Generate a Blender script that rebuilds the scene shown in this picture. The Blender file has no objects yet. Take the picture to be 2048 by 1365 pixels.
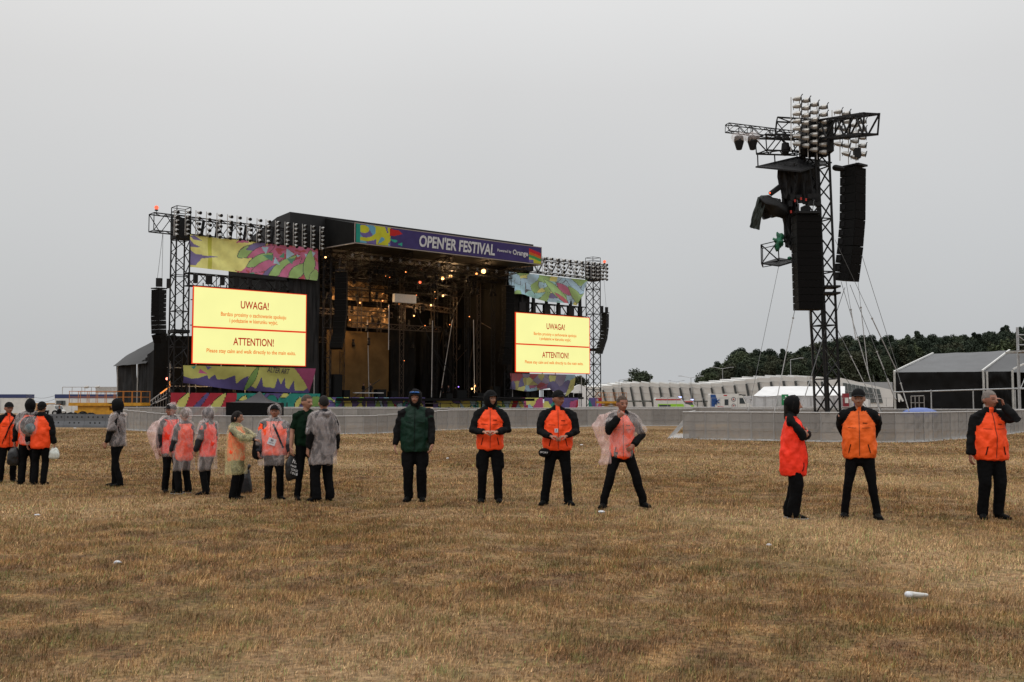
import bpy, math, random
import numpy as np
from mathutils import Vector, Matrix, noise
from mathutils.bvhtree import BVHTree
R=random.Random(7)
scene=bpy.context.scene; COL=scene.collection
V=Vector; rad=math.radians
# ---------------------------------------------------------------- camera model (measured from the photograph)
F=2000.0; EYE=V((0,0,1.65)); TH=math.atan(122.5/F)
def ray(px,py):
    dx=(px-1024)/F; dy=-(py-682.5)/F
    return V((dx, math.cos(TH)-dy*math.sin(TH), math.sin(TH)+dy*math.cos(TH)))
def at(px,py,Y):
    d=ray(px,py); return EYE+d*(Y/d.y)
def gnd(px,py):
    d=ray(px,py); return EYE+d*(-EYE.z/d.z)
# ---------------------------------------------------------------- stage frame
SA=rad(40); SU=V((math.cos(SA),math.sin(SA),0)); SV=V((-math.sin(SA),math.cos(SA),0))
S0=at(386,573,98); S0.z=0
def W(t,b,z): return S0+SU*t+SV*b+V((0,0,z))
def SP(px,py,b=0.0):
    d=ray(px,py); o=S0+SV*b-EYE
    k=o.dot(SV)/d.dot(SV); p=d*k+EYE
    q=p-S0
    return q.dot(SU), p.z
# ---------------------------------------------------------------- materials
MATS={}
def pm(name,col,rough=.7,var=.12,scale=6,bump=.0,bscale=40,metal=0.0,attr=None,spec=.4,coat=0.0,world=False,dark=None):
    m=bpy.data.materials.new(name); m.use_nodes=True; nt=m.node_tree; n=nt.nodes; L=nt.links
    b=n['Principled BSDF']; b.inputs['Roughness'].default_value=rough; b.inputs['Metallic'].default_value=metal
    b.inputs['Specular IOR Level'].default_value=spec
    if coat: b.inputs['Coat Weight'].default_value=coat
    tc=n.new('ShaderNodeTexCoord'); src=tc.outputs['Object']
    if world:
        g=n.new('ShaderNodeNewGeometry'); src=g.outputs['Position']
    no=n.new('ShaderNodeTexNoise'); no.inputs['Scale'].default_value=scale; no.inputs['Detail'].default_value=5
    L.new(src,no.inputs['Vector'])
    mx=n.new('ShaderNodeMix'); mx.data_type='RGBA'; mx.blend_type='MULTIPLY'; mx.inputs[0].default_value=1
    cr=n.new('ShaderNodeValToRGB'); cr.color_ramp.elements[0].position=.3; cr.color_ramp.elements[1].position=.7
    d=dark if dark else (1-var,)*3
    cr.color_ramp.elements[0].color=(*d,1); cr.color_ramp.elements[1].color=(1+var*.3,)*3+(1,)
    L.new(no.outputs['Fac'],cr.inputs[0]); L.new(cr.outputs[0],mx.inputs[7])
    if attr:
        a=n.new('ShaderNodeAttribute'); a.attribute_name=attr; L.new(a.outputs['Color'],mx.inputs[6])
    else: mx.inputs[6].default_value=(*col,1)
    L.new(mx.outputs[2],b.inputs['Base Color'])
    if bump:
        n2=n.new('ShaderNodeTexNoise'); n2.inputs['Scale'].default_value=bscale; n2.inputs['Detail'].default_value=4; L.new(src,n2.inputs['Vector'])
        bp=n.new('ShaderNodeBump'); bp.inputs['Strength'].default_value=bump; bp.inputs['Distance'].default_value=.02
        L.new(n2.outputs['Fac'],bp.inputs['Height']); L.new(bp.outputs[0],b.inputs['Normal'])
    MATS[name]=m; return m
def em(name,col,strength=1.0,attr=None):
    m=bpy.data.materials.new(name); m.use_nodes=True; nt=m.node_tree; n=nt.nodes; L=nt.links
    n.remove(n['Principled BSDF']); e=n.new('ShaderNodeEmission'); e.inputs[0].default_value=(*col,1); e.inputs[1].default_value=strength
    if 'display' in name and 'text' not in name:
        tc=n.new('ShaderNodeTexCoord'); no=n.new('ShaderNodeTexNoise'); no.inputs['Scale'].default_value=.35; no.inputs['Detail'].default_value=2; L.new(tc.outputs['Object'],no.inputs['Vector'])
        mr=n.new('ShaderNodeMapRange'); mr.inputs[1].default_value=.3; mr.inputs[2].default_value=.7; mr.inputs[3].default_value=strength*.985; mr.inputs[4].default_value=strength*1.03; L.new(no.outputs['Fac'],mr.inputs[0]); L.new(mr.outputs[0],e.inputs[1])
    L.new(e.outputs[0],n['Material Output'].inputs[0]); MATS[name]=m; return m
def sheer(name,col,alpha0,alpha1,rough=.25,scale=9,wrinkle=.7):
    m=bpy.data.materials.new(name); m.use_nodes=True; nt=m.node_tree; n=nt.nodes; L=nt.links
    b=n['Principled BSDF']; b.inputs['Base Color'].default_value=(*col,1); b.inputs['Roughness'].default_value=rough
    tc=n.new('ShaderNodeTexCoord'); mp=n.new('ShaderNodeMapping'); mp.inputs['Scale'].default_value=(1,1,.5); L.new(tc.outputs['Object'],mp.inputs[0])
    no=n.new('ShaderNodeTexNoise'); no.inputs['Scale'].default_value=scale; no.inputs['Detail'].default_value=2; no.inputs['Distortion'].default_value=.8
    L.new(mp.outputs[0],no.inputs['Vector'])
    # thin bright creases where the noise crosses one half
    s=n.new('ShaderNodeMath'); s.operation='SUBTRACT'; s.inputs[1].default_value=.5; L.new(no.outputs['Fac'],s.inputs[0])
    a=n.new('ShaderNodeMath'); a.operation='ABSOLUTE'; L.new(s.outputs[0],a.inputs[0])
    mr=n.new('ShaderNodeMapRange'); mr.inputs[1].default_value=0; mr.inputs[2].default_value=.10; mr.inputs[3].default_value=alpha1; mr.inputs[4].default_value=alpha0
    L.new(a.outputs[0],mr.inputs[0]); L.new(mr.outputs[0],b.inputs['Alpha'])
    bp=n.new('ShaderNodeBump'); bp.inputs['Strength'].default_value=wrinkle; bp.inputs['Distance'].default_value=.03
    L.new(no.outputs['Fac'],bp.inputs['Height']); L.new(bp.outputs[0],b.inputs['Normal'])
    b.inputs['Subsurface Weight'].default_value=0
    MATS[name]=m; return m
blackmetal=pm('black_metal',(.010,.010,.011),.6,.3,3,spec=.2)
galv=pm('galvanised_steel',(.42,.43,.44),.45,.25,5,metal=.6)
tarp=pm('black_tarpaulin',(.011,.011,.012),.55,.45,1.2,bump=.6,bscale=1.6,spec=.3)
tarp2=pm('slack_black_sheet',(.006,.006,.006),.7,.4,1.5,bump=.9,bscale=1.2,spec=.15)
greytarp=pm('grey_roof_sheet',(.085,.088,.093),.5,.2,.8,bump=.3,bscale=1.5)
cabinet=pm('speaker_cabinet',(.006,.006,.006),.7,.3,5,spec=.15)
grille=pm('speaker_grille',(.006,.0055,.0055),.9,.4,60,bump=.4,bscale=90,spec=.08)
lampcan=pm('pale_lamp_can',(.44,.43,.41),.35,.3,8,metal=.5)
cloth_paint=pm('printed_banner',(1,1,1),.8,.14,1.5,attr='Col',bump=.3,bscale=1.5,spec=.15)
plain_paint=pm('painted_panel',(1,1,1),.5,.1,2,attr='Col')
whitep=pm('white_panel',(.62,.62,.60),.5,.12,1.5)
whitet=pm('white_tent_cloth',(.66,.66,.66),.6,.1,.6,bump=.4,bscale=.9)
hallw=pm('hall_cladding',(.60,.595,.575),.6,.08,.3)
yellow=pm('yellow_machine_paint',(.55,.27,.02),.45,.3,3)
glass=pm('dark_glass',(.05,.06,.065),.08,.1,3,spec=.8)
rubber=pm('black_rubber',(.010,.010,.010),.8,.2,8,spec=.15)
rope=pm('steel_wire',(.10,.10,.10),.5,.2,10,metal=.5)
strap_m=pm('strap_and_chain',(.28,.27,.26),.6,.4,6)
# ---------------------------------------------------------------- mesh builder
class MB:
    def __init__(s): s.v=[]; s.f=[]; s.m=[]; s.mi=0
    def add(s,vs,fs):
        o=len(s.v); s.v+= [V(x) for x in vs]; s.f+=[tuple(i+o for i in f) for f in fs]; s.m+=[s.mi]*len(fs)
    def box(s,c,size,ax=None):
        c=V(c); x,y,z=[k/2 for k in size]
        A=ax if ax else (V((1,0,0)),V((0,1,0)),V((0,0,1)))
        vs=[c+A[0]*(a*x)+A[1]*(b*y)+A[2]*(d*z) for a in(-1,1) for b in(-1,1) for d in(-1,1)]
        s.add(vs,[(0,1,3,2),(4,6,7,5),(0,4,5,1),(2,3,7,6),(0,2,6,4),(1,5,7,3)]); return s
    def bar(s,p,q,r,n=4,r2=None):
        p=V(p);q=V(q); d=q-p
        if d.length<1e-6: return s
        d.normalize(); h=V((0,0,1)) if abs(d.z)<.9 else V((1,0,0))
        a=d.cross(h).normalized(); b=d.cross(a)
        if r2 is None: r2=r
        vs=[];
        for P,rr in((p,r),(q,r2)):
            for i in range(n):
                t=2*math.pi*(i+.5)/n; vs.append(P+a*(rr*math.cos(t))+b*(rr*math.sin(t)))
        fs=[(i,(i+1)%n,n+(i+1)%n,n+i) for i in range(n)]+[tuple(range(n))[::-1],tuple(range(n,2*n))]
        s.add(vs,fs); return s
    def path(s,pts,r,n=4):
        for a,b in zip(pts[:-1],pts[1:]): s.bar(a,b,r,n)
        return s
    def chain(s,pts,rs,side=(1,0,0),n=14,capf=1.0):
        pts=[V(p) for p in pts]; rs=[(r,r) if not isinstance(r,tuple) else r for r in rs]; side=V(side)
        N=len(pts); fr=[]
        for i in range(N):
            t=(pts[min(i+1,N-1)]-pts[max(i-1,0)]).normalized()
            sd=side-t*side.dot(t)
            if sd.length<.05: sd=V((0,1,0))-t*t.y
            sd.normalize(); fr.append((t,sd,t.cross(sd)))
        rings=[]
        t,a,b=fr[0]; m=min(rs[0])*capf
        for ang in (75,40): rings.append((pts[0]-t*(m*math.sin(rad(ang))),a,b,rs[0][0]*math.cos(rad(ang)),rs[0][1]*math.cos(rad(ang))))
        for i in range(N): rings.append((pts[i],fr[i][1],fr[i][2],rs[i][0],rs[i][1]))
        t,a,b=fr[-1]; m=min(rs[-1])*capf
        for ang in (40,75): rings.append((pts[-1]+t*(m*math.sin(rad(ang))),a,b,rs[-1][0]*math.cos(rad(ang)),rs[-1][1]*math.cos(rad(ang))))
        vs=[]
        for (p,a,b,x,y) in rings:
            for k in range(n):
                w=2*math.pi*k/n; vs.append(p+a*(x*math.cos(w))+b*(y*math.sin(w)))
        fs=[]
        for i in range(len(rings)-1):
            for k in range(n): fs.append((i*n+k,i*n+(k+1)%n,(i+1)*n+(k+1)%n,(i+1)*n+k))
        fs.append(tuple(range(n))[::-1]); o=(len(rings)-1)*n; fs.append(tuple(range(o,o+n)))
        s.add(vs,fs); return s
    def sphere(s,c,r,nu=16,nv=10,fn=None):
        c=V(c); r=(r,r,r) if not isinstance(r,tuple) else r
        vs=[];fs=[]
        for j in range(nv+1):
            ph=math.pi*j/nv
            for i in range(nu):
                th=2*math.pi*i/nu
                p=V((math.sin(ph)*math.cos(th)*r[0],math.sin(ph)*math.sin(th)*r[1],math.cos(ph)*r[2]))
                if fn: p=fn(p)
                vs.append(c+p)
        for j in range(nv):
            for i in range(nu): fs.append((j*nu+i,(j+1)*nu+i,(j+1)*nu+(i+1)%nu,j*nu+(i+1)%nu))
        s.add(vs,fs); return s
    def extrude(s,poly,d):
        poly=[V(p) for p in poly]; d=V(d); n=len(poly)
        s.add(poly+[p+d for p in poly],[tuple(range(n))[::-1],tuple(range(n,2*n))]+[(i,(i+1)%n,n+(i+1)%n,n+i) for i in range(n)]); return s
    def truss(s,p,q,w,h,step=1.2,rc=.05,rb=.03,side=None):
        p=V(p);q=V(q); d=q-p; L=d.length; d=d/L
        if side is None: side=V((0,0,1)) if abs(d.z)<.9 else V((1,0,0))
        a=d.cross(V(side)).normalized(); b=a.cross(d).normalized()
        c=[(-w/2,-h/2),(w/2,-h/2),(w/2,h/2),(-w/2,h/2)]
        def P(k,t): return p+d*t+a*c[k][0]+b*c[k][1]
        for k in range(4): s.bar(P(k,0),P(k,L),rc)
        n=max(1,round(L/step)); st=L/n
        for i in range(n):
            for k in range(4):
                k2=(k+1)%4
                A,B=(k,k2) if i%2==0 else (k2,k)
                s.bar(P(A,i*st),P(B,(i+1)*st),rb)
                if i%3==0: s.bar(P(k,i*st),P(k2,i*st),rb)
        for t in (0,L):
            for k in range(4): s.bar(P(k,t),P((k+1)%4,t),rb)
        return s
    def build(s,name,mats,parent=None,origin=None,smooth=False,colors=None):
        mats=mats if isinstance(mats,(list,tuple)) else [mats]
        me=bpy.data.meshes.new(name)
        if parent is not None:
            Mi=WM[parent.name].inverted(); vs=[Mi@v for v in s.v] if not LOCAL[0] else s.v
        else:
            if origin is None:
                mn=[min(v[i] for v in s.v) for i in range(3)]; mx=[max(v[i] for v in s.v) for i in range(3)]
                origin=V(((mn[0]+mx[0])/2,(mn[1]+mx[1])/2,mn[2]))
            origin=V(origin); vs=[v-origin for v in s.v]
        me.from_pydata([tuple(v) for v in vs],[],s.f)
        for m in mats: me.materials.append(m)
        if len(mats)>1: me.polygons.foreach_set('material_index',s.m)
        if smooth: me.polygons.foreach_set('use_smooth',[True]*len(me.polygons))
        if colors is not None:
            ca=me.color_attributes.new('Col','FLOAT_COLOR','CORNER'); arr=[]
            for p,c in zip(me.polygons,colors): arr+= [c[0],c[1],c[2],1.0]*p.loop_total
            ca.data.foreach_set('color',arr)
        me.update()
        o=bpy.data.objects.new(name,me); COL.objects.link(o)
        if parent is not None:
            o.parent=parent; WM[o.name]=WM[parent.name]
        else:
            o.location=origin; WM[o.name]=Matrix.Translation(origin)
        return o
WM={}; LOCAL=[False]
def tag(o,label=None,cat=None,group=None,kind=None):
    if label: o['label']=label
    if cat: o['category']=cat
    if group: o['group']=group
    if kind: o['kind']=kind
    return o
def thing(name,label,cat,loc=(0,0,0),rz=0,group=None):
    o=bpy.data.objects.new(name,None); COL.objects.link(o); o.empty_display_size=.2
    o.location=loc; o.rotation_euler=(0,0,rz); WM[o.name]=Matrix.Translation(V(loc))@Matrix.Rotation(rz,4,'Z')
    return tag(o,label,cat,group)
def copy_tree(o,loc=None,rz=None,label=None,parent=None):
    c=o.copy(); COL.objects.link(c)
    if parent is not None: c.parent=parent
    if loc is not None: c.location=loc
    if rz is not None: c.rotation_euler=(0,0,rz)
    if label: c['label']=label
    for ch in list(KIDS.get(o.name,[])) or [x for x in o.children]:
        copy_tree(ch,parent=c)
    return c
KIDS={}
def temp_eval(me,mods):
    ob=bpy.data.objects.new('tmp',me); COL.objects.link(ob)
    for typ,kw in mods:
        m=ob.modifiers.new(typ,typ)
        for k,v in kw.items(): setattr(m,k,v)
    dg=bpy.context.evaluated_depsgraph_get(); dg.update()
    new=bpy.data.meshes.new_from_object(ob.evaluated_get(dg),depsgraph=dg)
    bpy.data.objects.remove(ob); return new
def remesh(mb,voxel,smooth=3):
    me=bpy.data.meshes.new('t'); me.from_pydata([tuple(v) for v in mb.v],[],mb.f); me.update()
    mods=[('REMESH',dict(mode='VOXEL',voxel_size=voxel,adaptivity=0.0))]
    if smooth: mods.append(('SMOOTH',dict(factor=.5,iterations=smooth)))
    new=temp_eval(me,mods); bpy.data.meshes.remove(me)
    n=len(new.vertices); a=np.empty(n*3,dtype=np.float32); new.vertices.foreach_get('co',a)
    return new,a.reshape(-1,3)
def tmesh(body,bold,shear,spacing):
    cu=bpy.data.curves.new('txt','FONT'); cu.body=body; cu.size=1; cu.align_x='LEFT'; cu.offset=bold; cu.shear=shear; cu.resolution_u=3; cu.space_character=spacing
    ob=bpy.data.objects.new('tmp',cu); COL.objects.link(ob)
    dg=bpy.context.evaluated_depsgraph_get(); dg.update()
    me=bpy.data.meshes.new_from_object(ob.evaluated_get(dg),depsgraph=dg); bpy.data.objects.remove(ob); bpy.data.curves.remove(cu); return me
def letters(body,o,r,u,width,height,mat,parent,name='lettering',shear=0,bold=0.0,spacing=1.0,extr=.01,marks=()):
    cu=bpy.data.curves.new('txt','FONT'); cu.body=body; cu.size=1; cu.align_x='LEFT'; cu.offset=bold; cu.shear=shear; cu.resolution_u=3; cu.space_character=spacing
    ob=bpy.data.objects.new('tmp',cu); COL.objects.link(ob)
    dg=bpy.context.evaluated_depsgraph_get(); dg.update()
    me=bpy.data.meshes.new_from_object(ob.evaluated_get(dg),depsgraph=dg); bpy.data.objects.remove(ob); bpy.data.curves.remove(cu)
    xs=[v.co.x for v in me.vertices]; ys=[v.co.y for v in me.vertices]
    x0,x1,y0,y1=min(xs),max(xs),min(ys),max(ys)
    T=lambda x,y:V(o)+V(r)*((x-x0)/(x1-x0)*width)+V(u)*((y-y0)/(y1-y0)*height)
    mb=MB(); mb.add([T(v.co.x,v.co.y) for v in me.vertices],[tuple(p.vertices) for p in me.polygons])
    for i,kind in marks:
        a=tmesh(body[:i+1],bold,shear,spacing); xr=max(v.co.x for v in a.vertices); bpy.data.meshes.remove(a)
        a=tmesh(body[i],bold,shear,spacing); wd=max(v.co.x for v in a.vertices)-min(v.co.x for v in a.vertices); bpy.data.meshes.remove(a)
        xc=xr-wd/2
        q={'acute':[(xc-.03,.56),(xc+.03,.56),(xc+.10,.70),(xc+.03,.70)],'dot':[(xc-.04,.58),(xc+.04,.58),(xc+.04,.67),(xc-.04,.67)],'ogonek':[(xr-.10,.01),(xr-.04,.01),(xr-.02,-.16),(xr-.10,-.13)]}[kind]
        mb.add([T(x,y) for x,y in q],[(0,1,2,3)])
    bpy.data.meshes.remove(me)
    return mb.build(name,mat,parent)
def painted(name,P,nu,nv,cf,mat,parent=None,back=.02):
    mb=MB(); cols=[]
    vs=[P(i/nu,j/nv) for j in range(nv+1) for i in range(nu+1)]
    fs=[];w=nu+1
    for j in range(nv):
        for i in range(nu):
            fs.append((j*w+i,j*w+i+1,(j+1)*w+i+1,(j+1)*w+i)); cols.append(cf((i+.5)/nu,(j+.5)/nv))
    mb.add(vs,fs)
    return mb.build(name,mat,parent,colors=cols,smooth=True)
def inpoly(x,y,poly):
    c=False; n=len(poly); j=n-1
    for i in range(n):
        xi,yi=poly[i]; xj,yj=poly[j]
        if (yi>y)!=(yj>y) and x<(xj-xi)*(y-yi)/(yj-yi+1e-12)+xi: c=not c
        j=i
    return c
def leaves_fn(base,items,asp):
    """items: (cx,cy,rx,ry,deg,col) ellipses tapered to leaf points or ('p',poly,col); u right, v up"""
    def f(u,v):
        c=base(u,v) if callable(base) else base
        for it in items:
            if it[0]=='p':
                if inpoly(u,v,it[1]): c=it[2]
            else:
                cx,cy,rx,ry,dg,col=it; a=rad(dg); dx=(u-cx)*asp; dy=v-cy
                x=(dx*math.cos(a)+dy*math.sin(a))/rx; y=(-dx*math.sin(a)+dy*math.cos(a))/ry
                if abs(x)<1:
                    w=(1-x*x)
                    if abs(y)<w: c=col
                    elif abs(y)<w+.12: c=(.03,.03,.03)
        return c
    return f
def voro_fn(seed,n,pal,asp,edge=.012):
    rr=random.Random(seed); pts=[(rr.random()*asp,rr.random(),rr.choice(pal)) for _ in range(n)]
    def f(u,v):
        x=u*asp; d=sorted(((abs(x-p[0])+.8*abs(v-p[1])+.4*abs(x-p[0]-v+p[1])),p[2]) for p in pts)[:2]
        if d[1][0]-d[0][0]<edge: return (.05,.05,.06)
        return d[0][1]
    return f
YEL=(.60,.58,.17); PUR=(.12,.095,.25); PNK=(.42,.09,.20); GRN=(.23,.38,.11); TEAL=(.03,.22,.18); SKY=(.30,.46,.58); REDC=(.34,.03,.045); DG=(.04,.20,.12)
# ================================================================ PEOPLE
skin=pm('skin',(.36,.18,.12),.55,.18,14,bump=.15,bscale=60)
skin_d=pm('flushed_skin',(.30,.13,.085),.55,.18,14,bump=.15,bscale=60)
eye_m=pm('eye_dark',(.03,.02,.018),.3,.1,5); lip_m=pm('lips',(.27,.11,.08),.5,.1,5)
orange=pm('orange_jacket_cloth',(.95,.078,.012),.6,.22,5,bump=.7,bscale=11,spec=.25)
orange2=pm('amber_jacket_cloth',(.80,.125,.014),.6,.22,5,bump=.7,bscale=11,spec=.25)
redor=pm('red_orange_vest_cloth',(.95,.040,.014),.6,.22,5,bump=.7,bscale=11,spec=.25)
bcloth=pm('black_cloth',(.006,.006,.0065),.85,.3,6,bump=.4,bscale=18,spec=.12)
bcloth2=pm('black_trouser_cloth',(.0045,.0045,.005),.9,.3,6,bump=.4,bscale=18,spec=.08)
gsleeve=pm('dark_grey_sleeve_cloth',(.022,.023,.028),.75,.3,6,bump=.4,bscale=18,spec=.15)
greenj=pm('dark_green_jacket_cloth',(.002,.021,.011),.6,.35,6,bump=.5,bscale=12,spec=.2)
polo_m=pm('green_polo_cloth',(.003,.014,.006),.85,.3,6,bump=.3,bscale=20,spec=.1)
hair_d=pm('dark_hair',(.010,.007,.006),.7,.4,30,bump=.6,bscale=80,spec=.2)
hair_b=pm('cropped_brown_hair',(.07,.045,.03),.8,.4,40,bump=.6,bscale=90)
hair_g=pm('cropped_grey_hair',(.17,.145,.13),.8,.3,40,bump=.6,bscale=90)
shoe_m=pm('black_shoe',(.004,.004,.004),.7,.3,10,spec=.08); sole_w=pm('pale_sole',(.35,.34,.33),.6,.2,10); sole_k=pm('dark_sole',(.006,.006,.006),.9,.2,10,spec=.05)
white_m=pm('white_print',(.7,.7,.7),.6,.1,5); card_m=pm('white_card',(.62,.64,.68),.4,.15,8); zip_m=pm('dark_zip',(.03,.008,.004),.6,.2,5)
goggle_m=pm('mirrored_lens',(.02,.09,.28),.12,.6,20,metal=.6)
ponch=sheer('clear_plastic_film',(.82,.72,.70),.13,.30,rough=.14,scale=6,wrinkle=.6)
ponch_p=sheer('pinkish_plastic_film',(.85,.60,.56),.26,.46,rough=.16,scale=6,wrinkle=.6)
ponch_y=sheer('yellow_plastic_film',(.70,.64,.33),.25,.42,rough=.16,scale=6,wrinkle=.6)
bag_w=sheer('white_plastic_bag_film',(.68,.72,.68),.6,.9); binbag=pm('black_bin_bag',(.012,.012,.013),.3,.3,8,bump=.9,bscale=12)
def npf(co,f,amp,seed,sc=(1,1,1)):
    out=np.zeros(len(co),dtype=np.float32)
    for i,c in enumerate(co):
        out[i]=noise.noise(V((c[0]*f*sc[0]+seed,c[1]*f*sc[1],c[2]*f*sc[2])))
    return out*amp
def finish(me,name,mats,parent,displace=None,matfn=None,delfn=None):
    """displace along normals by noise, assign materials by face centre, parent in local coordinates"""
    n=len(me.vertices); co=np.empty(n*3,dtype=np.float32); me.vertices.foreach_get('co',co); co=co.reshape(-1,3)
    if displace:
        no=np.array([v.normal[:] for v in me.vertices],dtype=np.float32)
        d=sum(npf(co,*a) for a in displace); co=co+no*d[:,None]; me.vertices.foreach_set('co',co.astype(np.float32).ravel())
    np_=len(me.polygons)
    loops=np.empty(len(me.loops),dtype=np.int32); me.loops.foreach_get('vertex_index',loops)
    if delfn:
        mb=MB(); keep=[p for p in me.polygons if not delfn(p.center,p.normal)]
        mb.v=[V(c) for c in co]; mb.f=[tuple(p.vertices) for p in keep]; mb.m=[0]*len(mb.f)
        LOCAL[0]=True; o=mb.build(name,mats,parent,smooth=True); LOCAL[0]=False
        bpy.data.meshes.remove(me); return o
    me.materials.clear()
    for m in (mats if isinstance(mats,(list,tuple)) else [mats]): me.materials.append(m)
    if matfn: me.polygons.foreach_set('material_index',[matfn(p.center) for p in me.polygons])
    else: me.polygons.foreach_set('material_index',[0]*np_)
    me.polygons.foreach_set('use_smooth',[True]*np_); me.update()
    o=bpy.data.objects.new(name,me); COL.objects.link(o); me.name=name
    o.parent=parent; WM[o.name]=WM[parent.name]; return o
def lbuild(mb,name,mats,parent,smooth=True,**k):
    LOCAL[0]=True; o=mb.build(name,mats,parent,smooth=smooth,**k); LOCAL[0]=False; return o
def ik(S,T,l1,l2,hint):
    d=T-S; L=min(d.length,(l1+l2)*.995); dn=d.normalized(); T=S+dn*L
    a=(l1*l1-l2*l2+L*L)/(2*L); h=math.sqrt(max(0,l1*l1-a*a))
    hn=V(hint)-dn*V(hint).dot(dn); hn.normalize()
    return S+dn*a+hn*h, T
ARMS={'down':((.09,.02,-.535),(.3,-1,0),(0,.15,-1),(1,0,0),.5),
 'down_fwd':((.05,.13,-.52),(.3,-1,0),(-.1,.4,-1),(1,0,0),.6),
 'belly':((-.105,.25,-.29),(.75,-.55,-.6),(-1,.25,.1),(0,-.3,-1),1.0),
 'belly_low':((-.105,.25,-.34),(.75,-.6,-.4),(-1,.3,-.1),(0,-.3,-1),1.0),
 'behind':((-.12,-.24,-.40),(.35,-1,.0),(-1,-.05,-.15),(0,1,0),.6),
 'phone':((-.065,.125,.13),(.8,.3,-1.8),(-.22,-.05,1),(1,-.2,0),.8),
 'chin':((-.09,.26,.03),(.55,.5,-1),(-.6,.1,.6),(-.3,-1,-.2),1.2),
 'hip':((-.02,.16,-.41),(1,-.5,0),(-.7,.35,-.6),(0,-1,0),.9),
 'cross':((-.26,.20,-.20),(.9,.5,-1),(-1,-.1,.35),(0,-1,0),.4),
 'reach':((-.02,.45,-.20),(.9,.1,-.7),(-.4,1,-.1),(0,0,-1),.9),
 'hold':((.06,.14,-.50),(.4,-1,0),(0,.2,-1),(1,0,0),1.25)}
EYEZ=1.672
def headmesh(mb,s,hw=1.0):
    hc=V((0,-.012,1.692)); s0=s
    def fn(p):
        x,y,z=p; 
        t=max(0,min(1,(-z-.01)/.10))
        x*=1-.30*t; 
        if y>0: y*=1-.40*t; x*=1-.1*t
        front=max(0,-y/.098)
        if z<-.02: y+= -.004*front
        # sockets, cheeks, brow, chin
        for sx in(-1,1):
            d=((x-sx*.032)/.018)**2+((z+.012)/.012)**2
            if y<0: y+=.011*math.exp(-d)
        if y<0:
            y-=.005*math.exp(-((z-.012)/.009)**2-(x/.05)**2)
            y-=.007*math.exp(-((z+.098)/.014)**2-(x/.022)**2)
            y+=.004*math.exp(-((z+.056)/.006)**2-(x/.03)**2)
        return V((x*s*hw,y*s,z*s))
    mb.sphere(hc*s,(.077,.098,.122),40,32,fn)
    f=lambda a,b,c:V((a*s,b*s,c*s))+V((0,hc.y*s*0,0))
    mb.chain([f(0,-.106,1.688),f(0,-.117,1.668),f(0,-.129,1.650)],[(.008*s,.010*s),(.010*s,.011*s),(.016*s,.012*s)],n=10)
    for sx in(-1,1):
        mb.chain([f(sx*.073*hw,.004,1.655),f(sx*.079*hw,.010,1.672),f(sx*.080*hw,.014,1.692)],[(.006*s,.013*s),(.007*s,.018*s),(.007*s,.016*s)],n=10)
    mb.chain([f(-.021,-.100,1.640),f(0,-.108,1.637),f(.021,-.100,1.640)],[.007*s]*3,side=(0,0,1),n=8)
def face_mat(p,s,hw,Hi):
    q=Hi@p; x=abs(q.x)/s; y=q.y/s; z=q.z/s-1.692
    if y<-.06:
        if ((x-.032)/.014)**2+((z+.013)/.006)**2<1: return 1
        if .014<x<.052 and abs(z-.014-(x-.03)*.05)<.0045: return 1
        if x<.021 and abs(z+.060)<.005: return 2
    return 0
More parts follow.
